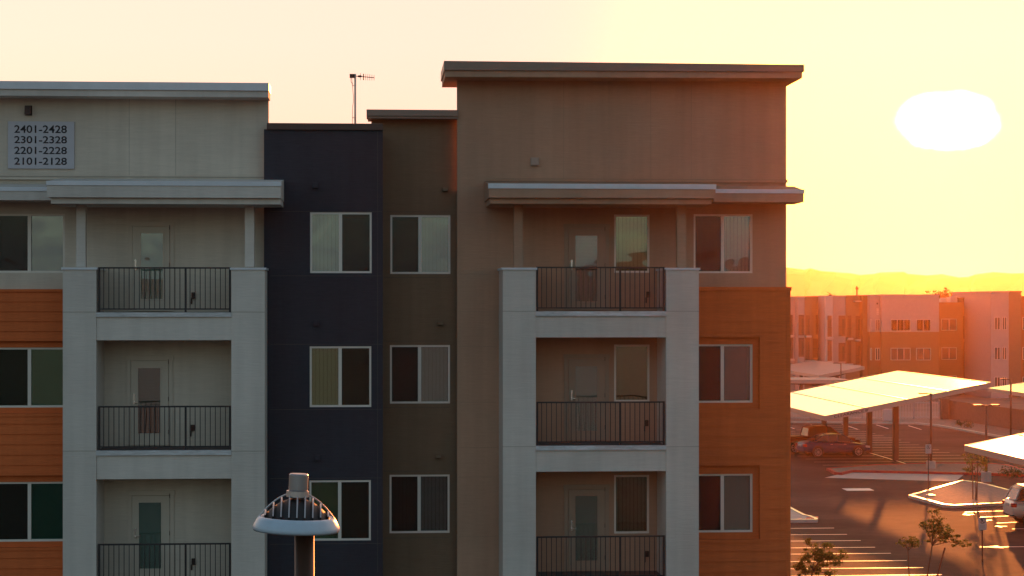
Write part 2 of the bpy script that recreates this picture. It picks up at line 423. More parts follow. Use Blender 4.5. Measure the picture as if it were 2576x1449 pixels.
def vblinds(x0, x1, z0, z1, y, ang=.5, gap=.0):
    b = MB(); p = .089; x = x0
    while x < x1-.01:
        w = min(p, x1-x)*(1-gap)
        jit = random.uniform(-.006, .006)
        b.quad((x, y+jit, z0), (x+w, y+ang*w+jit, z0), (x+w, y+ang*w+jit, z1), (x, y+jit, z1)); x += p
    return b
def hblinds(x0, x1, z0, z1, y):
    b = MB(); z = z0
    while z < z1-.01:
        b.quad((x0, y, z), (x1, y, z), (x1, y+.02, z+.03), (x0, y+.02, z+.03)); z += .034
    return b
def window(r, Y, kind='LR', light='L', blindL=None, blindR=None, recess=.05, gl='glass'):
    """r = opening; frame white vinyl, two panes; dark pane has an insect screen"""
    x0, x1, z0, z1 = r; y = Y+recess; f = .045
    fr = MB()
    fr.box(x0, x1, y-.035, y+.05, z0, z0+f); fr.box(x0, x1, y-.035, y+.05, z1-f, z1)
    fr.box(x0, x0+f, y-.034, y+.05, z0+f, z1-f); fr.box(x1-f, x1, y-.034, y+.05, z0+f, z1-f)
    xm = (x0+x1)/2 - .01
    if kind == 'LR': fr.box(xm-.038, xm+.038, y-.03, y+.05, z0+f, z1-f)
    w = part(fr, 'window', M['vinyl'])
    spans = [(x0+f, xm-.038), (xm+.038, x1-f)] if kind == 'LR' else [(x0+f, x1-f)]
    for i, (a, b_) in enumerate(spans):
        g = MB(); yy = y+.012+i*.012
        g.box(a, b_, yy, yy+.006, z0+f, z1-f)
        g.build('pane', M[gl], w)
        sp = (blindL, blindR)[i] if kind == 'LR' else blindL
        if sp == 'v': vblinds(a, b_, z0+f, z1-f, y+.08, random.choice((.25, .5, .7)), random.choice((.03, .07))).build('blind', M['blind'], w)
        elif sp == 'g': vblinds(a, b_, z0+f, z1-f, y+.12, .6, .10).build('blind', M['blind_grey'], w)
        elif sp == 'h': hblinds(a, b_, z0+f, z1-f, y+.12).build('blind', M['blind_grey'], w)
        elif sp == 'p': MB().box(a, b_, y+.10, y+.105, z0+f, z1-f).build('blind', M['blind'], w)
        if kind == 'LR' and ((light == 'L') == (i == 1)):
            s_ = MB(); s_.quad((a, y-.012, z0+f), (b_, y-.012, z0+f), (b_, y-.012, z1-f), (a, y-.012, z1-f))
            s_.build('insect_screen', M['screen'], w)
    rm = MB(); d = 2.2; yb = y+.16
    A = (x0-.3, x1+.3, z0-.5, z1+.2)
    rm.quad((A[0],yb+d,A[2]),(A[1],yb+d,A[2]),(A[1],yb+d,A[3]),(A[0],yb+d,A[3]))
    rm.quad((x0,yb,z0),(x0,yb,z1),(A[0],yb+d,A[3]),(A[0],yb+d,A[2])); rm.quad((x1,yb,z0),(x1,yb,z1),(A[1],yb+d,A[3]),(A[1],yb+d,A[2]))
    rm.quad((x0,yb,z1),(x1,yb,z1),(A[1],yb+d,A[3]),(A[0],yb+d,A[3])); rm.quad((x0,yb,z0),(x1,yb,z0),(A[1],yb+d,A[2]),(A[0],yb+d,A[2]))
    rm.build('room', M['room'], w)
    return w

# openings
WL = [rect(-14, 163, 538, 686, YL), rect(-14, 163, 874, 1025, YL), rect(-14, 163, 1212, 1362, YL), rect(-14, 163, 1550, 1700, YL)]
WD = [rect(780, 935, 534, 687, YD), rect(779, 934, 871, 1024, YD), rect(778, 933, 1208, 1360, YD), rect(778, 933, 1545, 1697, YD)]
WB = [rect(982, 1133, 541, 689, YB), rect(981, 1132, 868, 1015, YB), rect(980, 1131, 1194, 1341, YB), rect(980, 1131, 1520, 1667, YB)]
WR = [rect(1745, 1893, 539, 687, YT), rect(1744, 1893, 866, 1013, YT), rect(1744, 1893, 1192, 1339, YT), rect(1744, 1893, 1518, 1665, YT)]
WS = [rect(1545, 1634, 540, 686, YT), rect(1545, 1634, 867, 1011, YT), rect(1545, 1633, 1195, 1342, YT), rect(1545, 1633, 1521, 1668, YT)]

XE = wx(-260, YL)                       # the block runs on to the left, out of the picture
def jstrip(b, px0, px1, py0, py1, Y, w=.012, hor=False):
    if hor:
        z = wz(py0, Y, (px0+px1)/2); b.box(wx(px0, Y), wx(px1, Y), Y-.003, Y+.02, z-w/2, z+w/2, 1)
    else:
        x = wx(px0, Y); b.box(x-w/2, x+w/2, Y-.003, Y+.02, wz(py1, Y, px0), wz(py0, Y, px0), 1)

# --- left cream wall
xr = wx(675.5, YL); ztop = wz(232, YL, 400)
b = MB(); b.wall(XE, xr, 0, ztop, YL, .18, WL)
for px in (325, 442): jstrip(b, px, px, 244, 441, YL, .010)
b.box(XE, xr+.004, YL-.07, YL+.0, wz(453, YL, 300), wz(446, YL, 300))
b.box(XE, xr+.006, YL-.08, YL-.072, wz(446.4, YL, 300), wz(444.2, YL, 300), 1)
part(b, 'cream_wall', [M['cream'], M['joint_cream']])
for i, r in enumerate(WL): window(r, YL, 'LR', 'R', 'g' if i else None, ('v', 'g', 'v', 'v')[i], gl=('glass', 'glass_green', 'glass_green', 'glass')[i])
# right flank, top and rear of the left block
b = MB(); b.box(xr-.2, xr-.01, YL+.19, 62, 0, 12.3); b.box(XE, xr-.21, YL+.19, 62, 11.9, 12.2); b.box(XE, XE+.2, YL+.2, 62, 0, ztop-.4)
part(b, 'cream_side_wall', M['cream'])
# roof edge of the left block
yf = 45.05
b = MB()
b.box(XE, wx(676.5, yf), yf, YL+.2, wz(226, yf, 400), wz(206.5, yf, 400), 1)
b.box(XE, wx(675, yf+.05), yf+.05, YL+.19, wz(243, yf+.05, 400), wz(226, yf, 400)-.002, 0)
part(b, 'roof_edge', [M['white'], M['flash']])
# siding left
def siding(x0, x1, z0, z1, Y, holes, course, name, corner=None):
    def prof(z): 
        fr = ((z1-z)/course) % 1.0
        return .006 + .024*fr
    zb = []; z = z1
    while z > z0: zb.append(z); z -= course
    b = MB(); b.wall(x0, x1, z0, z1, Y, .10, holes, prof, zb)
    return b
sx1 = wx(165, YL); SY = YL-.12
zc = wz(734, SY, 80)
holesL = [(XE, sx1, wz(1040, SY, 80), wz(858, SY, 80)), (XE, sx1, wz(1377, SY, 80), wz(1196, SY, 80)), (XE, sx1, wz(1715, SY, 80), wz(1534, SY, 80))]
b = MB()
edges = [zc] + [v for h in holesL for v in (h[3], h[2])] + [0]
for a in range(0, len(edges), 2):
    zt, zb_ = edges[a], edges[a+1]
    n = max(1, round((zt-zb_)/.245)); cs = (zt-zb_)/n if zt-zb_ > .3 else .245
    q = siding(XE, sx1, zb_, zt, SY, [], cs, '')
    o_ = len(b.v); b.v += q.v; b.f += [tuple(i+o_ for i in f) for f in q.f]; b.m += q.m
for h in holesL:
    b.box(XE, sx1, SY-.035, SY+.02, h[3]-.0, h[3]+.07); b.box(XE, sx1, SY-.035, SY+.02, h[2]-.07, h[2])
b.box(XE, sx1+.01, SY-.05, YL-.002, zc, zc+.06)
part(b, 'orange_siding', M['orange'])
b = MB()
for h, r in zip(holesL, WL[1:]):
    b = MB(); b.wall(XE, sx1, h[2], h[3], YL-.02, 0, [r]); part(b, 'orange_window_surround', M['orange'])

# --- balconies
def door(px0, px1, pytop, zfloor, Y, gx0, gx1, gy0, gy1, trimpx, blind, paint='door', tpaint='trim'):
    x0, x1 = wx(px0, Y), wx(px1, Y); z1 = wz(pytop, Y, px0); z0 = zfloor+.03
    a, b_ = wx(gx0, Y), wx(gx1, Y); c, d = wz(gy1, Y, px0), wz(gy0, Y, px0)
    m = MB(); m.wall(x0, x1, z0, z1, Y-.05, .045, [(a, b_, c, d)])
    dr = part(m, 'door', M[paint])
    t = MB(); tw = .10
    t.box(x0-tw, x0-.008, Y-.03, Y-.002, z0, z1+.01); t.box(x1+.008, x1+tw, Y-.03, Y-.002, z0, z1+.01); t.box(x0-tw-.02, x1+tw+.02, Y-.035, Y-.002, z1+.012, z1+.11)
    t.build('door_frame', M[tpaint], dr)
    g = MB(); f = .03
    g.box(a-f, b_+f, Y-.062, Y-.05, c-f, c); g.box(a-f, b_+f, Y-.062, Y-.05, d, d+f); g.box(a-f, a, Y-.062, Y-.05, c, d); g.box(b_, b_+f, Y-.062, Y-.05, c, d)
    g.build('glazing_bead', M[paint], dr)
    MB().box(a, b_, Y-.045, Y-.040, c, d).build('pane', M['glass'], dr)
    if blind == 'p': MB().box(a, b_, Y-.03, Y-.004, c, d).build('blind', M['blind'], dr)
    elif blind == 'h':
        hblinds(a, b_, c, d, Y-.03).build('blind', M['blind_grey'], dr)
        MB().box(a, b_, Y-.008, Y-.003, c, d).build('blind_shade', M['room'], dr)  # dark sheet in place of the unlit room behind the slats
    elif blind == 'red':
        hblinds(a, b_, c+(d-c)*.42, d, Y-.03).build('blind', M['blind_grey'], dr)
        vblinds(a, b_, c, c+(d-c)*.42, Y-.02, .2).build('curtain', M['blind_red'], dr)
        MB().box(a, b_, Y-.008, Y-.003, c, d).build('blind_shade', M['room'], dr)  # room darkness as a sheet, behind blind and curtain
    hx = x0+.07; hz = z0+.98
    h = MB(); h.tube((hx, Y-.05, hz), (hx, Y-.11, hz), .02); h.box(hx-.015, hx+.10, Y-.12, Y-.10, hz-.012, hz+.012); h.tube((hx, Y-.05, hz+.16), (hx, Y-.075, hz+.16), .028); h.box(hx-.02, hx+.02, Y-.062, Y-.052, hz-.05, hz+.19)
    h.build('handle', M['hardware'], dr)
    for q in (.25, 1.0, 1.85): MB().box(x1-.004, x1+.007, Y-.058, Y-.045, z0+q, z0+q+.1).build('hinge', M['darkmetal'], dr)
    return dr
def railing(x0, x1, y, zf, ztop, posts):
    b = MB()
    b.box(x0, x1, y-.022, y+.022, ztop-.035, ztop); b.box(x0, x1, y-.015, y+.015, zf+.06, zf+.09)
    n = round((x1-x0)/.1115)
    for i in range(n+1):
        x = x0+.01+(x1-x0-.02)*i/n; b.box(x-.0085, x+.0085, y-.0085, y+.0085, zf+.09, ztop-.035)
    o = part(b, 'balcony_railing', M['rail'])
    for px in posts:
        MB().box(px-.022, px+.022, y-.0225, y+.0225, zf-.0, ztop-.001).build('post', M['rail'], o)
    return o
def outlet(px, py, Y):
    x, z = wx(px, Y), wz(py, Y, px)
    b = MB(); b.box(x-.045, x+.045, Y-.06, Y-.002, z-.07, z+.07); b.box(x-.06, x-.03, Y-.045, Y-.002, z-.20, z-.07); b.tube((x, Y-.06, z+.02), (x, Y-.08, z+.02), .025)
    bevel(part(b, 'wall_outlet', M['darkmetal']), .008)
def vent(px, py, w, h, Y, m, name='vent_hood', d=.12):
    x, z = wx(px, Y), wz(py, Y, px); hw, hh = w/2*Y/FOC, h/2*Y/FOC
    b = MB(); b.loft([[(x-hw, Y-.002, z-hh), (x+hw, Y-.002, z-hh), (x+hw, Y-.002, z+hh), (x-hw, Y-.002, z+hh)],
                      [(x-hw, Y-d, z-hh), (x+hw, Y-d, z-hh), (x+hw, Y-d*.8, z+hh), (x-hw, Y-d*.8, z+hh)]])
    b.box(x-hw-.012, x+hw+.012, Y-.012, Y-.002, z-hh-.012, z+hh+.012)
    bevel(part(b, name, m), .006)

# left bay: piers with joints
def pier(px0, px1, pxside, Y, yback, ztop, joints, name='balcony_pier'):
    x0, x1 = wx(px0, Y), wx(px1, Y)
    b = MB(); b.box(x0, x1, Y, yback, 0, ztop-.05)
    b.box(x0-.03, x1+.03, Y-.03, yback, ztop-.048, ztop, 2)
    for py in joints:
        z = wz(py, Y, px0); b.box(x0-.002, x1+.002, Y-.003, Y+.1, z-.006, z+.006, 1)
    return part(b, name, [M['white'], M['joint_cream'], M['flash']])
zt = wz(673, YP, 400)
pier(158, 242, 0, YP, YL-.002, zt, (785, 1135, 1484), 'balcony_pier')
pier(582, 666, 0, YP, YL-.002, zt, (785, 1135, 1484), 'balcony_pier')
ztR = wz(673.5, YQ, 1500)
pier(1265, 1348, 0, YQ, YT-.002, ztR, (783, 1124, 1465), 'balcony_pier')
pier(1676, 1758, 0, YQ, YT-.002, ztR, (783, 1124, 1465), 'balcony_pier')
def slabs(px0, px1, Y, yback, tops, nos, bot):
    x0, x1 = wx(px0, Y)+.002, wx(px1, Y)-.002; res = []
    for (pt, pn, pb) in tops:
        z1 = wz(pt, Y, px0); zn = wz(pn, Y, px0); z0 = wz(pb, Y, px0)
        b = MB(); b.box(x0, x1, Y+.03, yback, z0, zn-.002, 0); b.box(x0, x1, Y-.02, yback, zn, z1, 1); b.box(x0+.01, x1-.01, Y+.10, yback-.01, z1, z1+.006, 2)
        part(b, 'balcony_slab', [M['white'], M['nosing'], M['deck']]); res.append(z1)
    return res
fl = slabs(242, 582, YP, YL-.003, [(786, 797, 856), (1134, 1146, 1206), (1482, 1494, 1554)], 0, 0)
fr_ = slabs(1348, 1676, YQ, YT-.003, [(783, 795, 849), (1122, 1133, 1187), (1461, 1472, 1526)], 0, 0)
ry = YP+.12
for k, (zf, pyt) in enumerate(zip(fl, (672, 1021, 1367))):
    a, c = wx(247, ry), wx(581, ry)
    railing(a, c, ry, zf, wz(pyt, ry, 400), [a+.022, wx(467, ry), c-.022])
ry = YQ+.12
for k, (zf, pyt) in enumerate(zip(fr_, (671, 1010, 1348))):
    a, c = wx(1349, ry), wx(1672, ry)
    railing(a, c, ry, zf, wz(pyt, ry, 1500), [a+.022, wx(1560, ry), c-.022])
door(334, 427, 570, fl[0], YL, 355, 410, 587, 752, 0, 'p')
door(330, 424, 907, fl[1], YL, 348, 404, 926, 1090, 0, 'red')
door(333, 427, 1247, fl[2], YL, 350, 406, 1264, 1430, 0, 'p')
door(1430, 1521, 575, fr_[0], YT, 1447, 1502, 593, 758, 0, 'h', 'door_tan', 'door_tan')
door(1430, 1521, 903, fr_[1], YT, 1447, 1502, 921, 1084, 0, 'p', 'door_tan', 'door_tan')
door(1430, 1521, 1231, fr_[2], YT, 1447, 1502, 1247, 1410, 0, 'p', 'door_tan', 'door_tan')
for px, py, Y in ((487,743,YL),(485,1076,YL),(487,1412,YL),(1630,741,YT),(1626,1064,YT),(1627,1393,YT)): outlet(px, py, Y)

# top columns and canopies
def column(px0, px1, Y, py0, py1, m):
    b = MB(); x0, x1 = wx(px0, Y), wx(px1, Y); b.box(x0, x1, Y, Y+(x1-x0), wz(py1, Y, px0), wz(py0, Y, px0))
    part(b, 'canopy_post', m)
column(192, 215, YP+.25, 512, 671, M['white']); column(616, 639, YP+.25, 512, 671, M['white'])
column(1293, 1315, YQ+.2, 512, 672, M['tan']); column(1703, 1726, YQ+.2, 512, 672, M['tan'])
def canopy(px0, px1, Y, yback, py_top, py_f, py_b, beam, m, pyback=None, slopeback=.16):
    pm = (px0+px1)/2; x0, x1 = wx(px0, Y), wx(px1, Y); zt_, zf, zb_ = wz(py_top, Y, pm), wz(py_f, Y, pm), wz(py_b, Y, pm)
    b = MB(); b.box(x0, x1, Y, yback, zb_, zf-.002, 0)
    b.box(x0-.015, x1+.015, Y-.02, Y+.10, zf, zt_, 1)
    # sloped top sheet rising to the wall
    b.loft([[(x0, Y+.1, zf), (x1, Y+.1, zf), (x1, Y+.1, zt_), (x0, Y+.1, zt_)], [(x0, yback, zf), (x1, yback, zf), (x1, yback, zt_+slopeback), (x0, yback, zt_+slopeback)]], 0)
    if beam:
        q0, q1, pyb = beam; Yb = Y+.12
        b.box(wx(q0, Yb), wx(q1, Yb), Yb, yback, wz(pyb, Yb, pm), zb_-.002, 0)
    return part(b, 'canopy', [m, M['flash']])
canopy(118, 706, 43.85, YL-.09, 456, 467, 497, (128, 705, 513), M['white'])
canopy(-280, 128, 44.7, YL-.09, 470, 480, 503, None, M['white'], slopeback=.12)
canopy(1230, 1800, 44.3, YT-.09, 462.5, 475, 498, (1233, 1790, 513), M['tan'])
canopy(1795, 2022, 45.2, YT-.09, 476, 486, 508, None, M['tan'], slopeback=.14)

# --- navy wall
x0, x1 = wx(664, YD), wx(963, YD); ztn = wz(326, YD, 820)
b = MB(); b.wall(x0, x1, 0, ztn, YD, .2, WD)
for py in (532, 694, 866, 1030, 1203, 1368): jstrip(b, 680, 962, py, py, YD, .008, True)
jstrip(b, 950, 950, 330, 1440, YD, .008)
b.box(x1-.2, x1-.003, YD+.2, YD+2, 0, ztn-.01)
part(b, 'navy_wall', [M['navy'], M['joint']])
b = MB(); b.box(wx(671, YD-.06), wx(963.5, YD-.06), YD-.06, YD+.3, wz(327, YD-.06, 820), wz(310, YD-.06, 820))
b.box(wx(671, YD-.06), wx(963, YD-.06), YD+.3, 60, 11.7, 12.0)
bevel(part(b, 'coping', M['flash_dark']), .01)
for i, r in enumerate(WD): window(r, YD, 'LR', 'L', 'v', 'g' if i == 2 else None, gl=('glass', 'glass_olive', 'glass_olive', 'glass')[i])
for px, py in ((793,467),(796,813),(799,1151)): vent(px, py, 12, 13, YD, M['navy'])
# --- brown wall
x0, x1 = wx(934, YB), wx(1156, YB); zb_ = wz(297, YB, 1050)
b = MB(); b.wall(x0, x1, 0, zb_, YB, .2, WB)
for py in (1353, 1185, 1025, 858, 698, 533): jstrip(b, 965, 1130, py, py, YB, .008, True)
b.box(x0+.003, x1-.01, YB+.2, 60, 11.7, 12.0)
part(b, 'brown_wall', [M['brown'], M['joint']])
yc = YB-.45
b = MB(); b.box(wx(922, yc), wx(1153, yc), yc, YB+.5, wz(291.5, yc, 1050), wz(276, yc, 1050), 1)
b.box(wx(925, yc), wx(1153, yc), yc+.05, YB+.49, wz(297.5, yc, 1050), wz(291.5, yc, 1050)-.002, 0)
part(b, 'roof_edge', [M['flash_brown'], M['flash_brown']])
for i, r in enumerate(WB): window(r, YB, 'LR', 'R', None if i < 2 else 'g', ('v', 'v', 'g', 'v')[i])
for px, py in ((1120,477),(1108,813),(1103,1147)): vent(px, py, 13, 8, YB, M['brown'], d=.16)

# --- tan wall, right block
x0, x1 = wx(1150, YT), wx(1978, YT); ztt = wz(192, YT, 1560)
b = MB(); b.wall(x0, x1, 0, ztt, YT, .2, WR+WS)
for px in (1418, 1532, 1637, 1739): jstrip(b, px, px, 204, 449, YT, .009)
for py in (535, 690, 784, 872, 1012, 1126, 1200, 1350): jstrip(b, 1154, 1250, py, py, YT, .008, True)
b.box(wx(1222, YT), x1+.02, YT-.06, YT-.0, wz(458, YT, 1600), wz(452, YT, 1600)); b.box(wx(1222, YT), x1+.022, YT-.07, YT-.062, wz(452.4, YT, 1600), wz(450.6, YT, 1600), 1)
b.box(x1-.2, x1-.003, YT+.2, 62, 0, 12.4); b.box(x1-.2, x1-.003, YT+.2, YT+2.0, 12.402, ztt-.01); b.box(x0+.003, x1-.21, YT+.2, 61.9, 12.0, 12.3); b.box(XE, x1-.003, 62, 62.2, 0, 12.4)
part(b, 'tan_wall', [M['tan'], M['joint_tan']])
yr = 45.55
b = MB()
def slopebox(b, pxa, pxb, Y, yb, pa0, pb0, pa1, pb1, mi):    # roof edge drawn by its left and right rows
    xa, xb = wx(pxa, Y), wx(pxb, Y)
    za0, zb0, za1, zb1 = wz(pa0, Y, pxa), wz(pb0, Y, pxb), wz(pa1, Y, pxa), wz(pb1, Y, pxb)
    b.loft([[(xa, Y, za1), (xa, yb, za1), (xa, yb, za0), (xa, Y, za0)], [(xb, Y, zb1), (xb, yb, zb1), (xb, yb, zb0), (xb, Y, zb0)]], mi)
slopebox(b, 1117, 2023, yr, 47.9, 153, 162.5, 176, 180.5, 1)
slopebox(b, 1120, 2018, yr+.06, 47.85, 176.4, 180.8, 193, 196.5, 0)
part(b, 'roof_edge', [M['tan'], M['flash_brown']])
for i, r in enumerate(WR): window(r, YT, 'LR', 'R', (None, None, None, None)[i], ('g', None, 'p', 'v')[i])
for i, r in enumerate(WS): window(r, YT, 'S', 'R', ('g', None, 'g', None)[i], gl='glass_olive')
vent(1345, 407, 19, 19, YT, M['vent'], d=.1)
vent(72, 278, 15, 22, YL, M['darkmetal'], 'wall_lamp', d=.16)
# siding right
SR = YT-.12; sx0 = wx(1700, SR); sx1 = wx(1988, SR); zc = wz(731, SR, 1870)
hr = [(wx(1690, SR), wx(1920, SR), wz(b_, SR, 1800), wz(a, SR, 1800)) for a, b_ in ((839, 1038), (1162, 1366), (1490, 1692))]
b = siding(sx0, sx1-.10, 0, zc, SR, hr, .245, '')
b.box(sx1-.10, sx1, SR-.035, YT+.1, 0, zc); b.box(sx0, sx1+.02, SR-.05, YT-.002, zc, zc+.085)
b.box(x1+.002, sx1-.002, YT+.1, 61, 0, zc)
b.box(x1+.002, sx1+.018, YT-.002, 61, zc+.002, zc+.083)
for h in hr:
    a, c, d0, d1 = h; t = .085
    b.box(sx0, c, SR-.036, SR+.08, d1-t, d1); b.box(sx0, c, SR-.036, SR+.08, d0, d0+t); b.box(c-t, c, SR-.0355, SR+.08, d0+t, d1-t)
part(b, 'orange_siding', M['orange'])
b = MB()
for h, r in zip(hr, WR[1:]):
    b = MB(); b.wall(sx0, h[1]-.01, h[2]+.01, h[3]-.01, YT-.025, 0, [r]); part(b, 'orange_window_surround', M['orange'])

# --- address sign
sr = rect(20, 187, 305.5, 424.5, YL-.03)
asg = MB(); asg.box(sr[0], sr[1], YL-.045, YL-.004, sr[2], sr[3])
so_ = tag(asg.build('address_sign', M['sign']), 'grey address panel with four rows of black unit numbers on cream wall', 'sign')
bevel(so_, .006)
def text(body, name, x, y, z, width, m, parent, height=None, rz=0, extrude=.004, spacing=1.0):
    cu = bpy.data.curves.new(name, 'FONT'); cu.body = body; cu.size = 1; cu.align_x = 'LEFT'; cu.space_character = spacing
    cu.extrude = 0; cu.resolution_u = 6; cu.offset = .012
    t = bpy.data.objects.new(name, cu); C.objects.link(t)
    bpy.context.view_layer.update()
    dg = bpy.context.evaluated_depsgraph_get(); me = bpy.data.meshes.new_from_object(t.evaluated_get(dg))
    bpy.data.objects.remove(t)
    xs = [v.co.x for v in me.vertices]; zs = [v.co.y for v in me.vertices]
    s = width/(max(xs)-min(xs)); sz = s if not height else height/(max(zs)-min(zs))
    ux = Vector((math.cos(rz), math.sin(rz), 0)); nrm = Vector((math.sin(rz), -math.cos(rz), 0))
    r = parent; off = Vector((0,0,0))
    while r is not None: off += Vector(r.location); r = r.parent
    base = Vector((x, y, z))-off; x0 = min(xs); z0 = min(zs)
    for v in me.vertices:
        v.co = base + ux*((v.co.x-x0)*s) + Vector((0,0,(v.co.y-z0)*sz))
    me.materials.clear(); me.materials.append(m)
    o = bpy.data.objects.new(name, me); C.objects.link(o); o.parent = parent
    sd = o.modifiers.new('thick', 'SOLIDIFY'); sd.thickness = extrude; sd.offset = 0
    return o
for body, py0, py1 in (('2401-2428', 315, 336), ('2301-2328', 342, 362), ('2201-2228', 369, 389), ('2101-2128', 396, 416)):
    a = wx(37, YL); text(body, 'lettering', a, YL-.048, wz(py1-1, YL, 100), wx(169, YL)-a, M['ink'], so_, (py1-py0-2)*YL/FOC)

# --- roof antenna on the navy block
base = W(893.5, 310, 47.2)
ant = empty('roof_antenna', (base.x, 47.2, base.z-.25), 'thin television antenna mast with a short comb boom on the navy roof', 'antenna')
def AP(px, py, dy=0): return W(px, py, 47.2+dy)
MB_ = MB(); MB_.tube((base.x, 47.2, base.z-.25), AP(893.5, 186), .026); MB_.build('mast', M['fin'], ant)
b = MB(); b.tube(AP(896, 191.5), AP(942, 195.5), .009); b.lathe([(0,-.05),(.035,-.03),(.045,0),(.035,.03),(0,.05)], (0,0,0), 10); 
n = len(b.v); c = AP(905, 192)
k = 50
b.v[-k:] = [(c.x+q[2]*1.2, c.y+q[1]*.6, c.z+q[0]*.6) for q in b.v[-k:]]
for px, h in ((907,9),(914.5,0),(920,8),(925,8),(930,8),(935.5,7.5),(941,7)):
    if h: 
        cc = AP(px, 192+(px-900)*.085); b.tube((cc.x, cc.y, cc.z-h*.0093), (cc.x, cc.y, cc.z+h*.0093), .005, None, 5)
cc = AP(914.5, 193.5); b.tube((cc.x-.012, cc.y, cc.z), (cc.x+.012, cc.y, cc.z), .075, .075, 12)
b.build('boom', M['darkmetal'], ant)
b = MB(); cc = AP(885, 191.5); b.box(cc.x-.05, cc.x+.06, 47.13, 47.25, cc.z-.04, cc.z+.045); b.tube(AP(887, 191.5), AP(893, 190), .018); b.build('amplifier_box', M['darkmetal'], ant)
b = MB(); b.path([AP(882.5,195), AP(882.8,204), AP(886.5,213), AP(887,222), AP(889,240), AP(889,256), AP(887,270), AP(886.5,312)], .006)
b.path([AP(885,195), AP(885.5,203), AP(887,213)], .006); b.tube(AP(886, 215.5), AP(893, 215.5), .008); b.tube(AP(886, 296), AP(893, 296), .008)
b.build('cable', M['plastic'], ant)

# ================================================================== FOREGROUND LUMINAIRE
LD = 9.5; lc = DP(745, 1335, LD)
lamp = empty('street_lamp', (lc.x+.035, lc.y, 0), 'blue grey finned street lamp head with a sensor on top in front of navy wall', 'street lamp')
su = LD/FOC
tilt = Matrix.Rotation(R(2.3), 4, FW)  # head leans slightly
def tl(b):
    b.v = [tuple((tilt @ (Vector(v)-lc)) + lc) for v in b.v]; return b
Rr = 109*su
b = MB(); b.lathe([(0,.012),(Rr*.90,.008),(Rr*.98,0),(Rr,.010),(Rr*.995,.022),(Rr*.96,.036),(Rr*.92,.052),(Rr*.88,.064),(Rr*.84,.068),(Rr*.80,.066),(Rr*.74,.054),(0,.05)], lc, 48)
tl(b).build('rim', M['lamp_blue'], lamp, True)
hd = 92*su
def prof_h(t): return .058 + (hd-.050)*(1-min(1, abs(t)/(Rr*.88))**2.0)   # outline of the fins
b = MB(); b.lathe([(Rr*.80,.05),(Rr*.70,.082),(Rr*.55,.112),(Rr*.38,.136),(Rr*.2,.150),(0,.155)], lc, 32)
tl(b).build('heat_sink', M['plastic'], lamp, True)
FL = Vector((lc.x, lc.y, 0)).normalized(); RL = Vector((FL.y, -FL.x, 0))
b = MB(); nf = 9
for i in range(nf):
    fx = (-0.72+1.44*i/(nf-1))*Rr
    top = prof_h(fx); hw = math.sqrt(max(0, (Rr*.80)**2-fx*fx)); pts = []
    for j in range(13):
        y = -hw+2*hw*j/12; rr = math.hypot(fx, y); pts.append((y, prof_h(rr)))
    for j in range(12):
        (ya, za), (yb, zb2) = pts[j], pts[j+1]; t = .0034
        def P3(sx, y, z): return lc + RL*(fx+sx) + FL*y + Vector((0,0,z))
        for sx in (-t, t): b.quad(P3(sx, ya, .05), P3(sx, yb, .05), P3(sx, yb, zb2), P3(sx, ya, za))
        b.quad(P3(-t, ya, za), P3(t, ya, za), P3(t, yb, zb2), P3(-t, yb, zb2))
# the cross rib that outlines the dome
pr = []
for j in range(25):
    x = -Rr*.88+1.76*Rr*j/24; pr.append(lc + RL*x + Vector((0,0,prof_h(x))))
b.path(pr, .0045)
tl(b).build('cooling_fins', M['fin'], lamp)
b = MB(); b.lathe([(.0,hd-.012),(.054,hd-.012),(.054,hd+.016),(.0,hd+.016)], lc, 20); tl(b).build('collar', M['fin'], lamp)
b = MB(); q = lc+RT*.002; b.lathe([(0,hd+.016),(.044,hd+.017),(.046,hd+.022),(.046,hd+.092),(.042,hd+.098),(0,hd+.099)], q, 24)
b.lathe([(.0475,hd+.03),(.0475,hd+.034)], q, 24)
tl(b).build('light_sensor', M['greymetal'], lamp, False)
b = MB(); pc = lc+RT*.030+FW*.09
b.tube((pc.x+.02, pc.y, 0), (pc.x, pc.y, lc.z+.03), .066, .047, 28, caps=True)
b.build('pole', M['steel'], lamp, True)
b = MB(); b.box(pc.x-.2, pc.x+.2, pc.y-.2, pc.y+.2, .004, .03); b.build('base_plate', M['steel'], lamp)

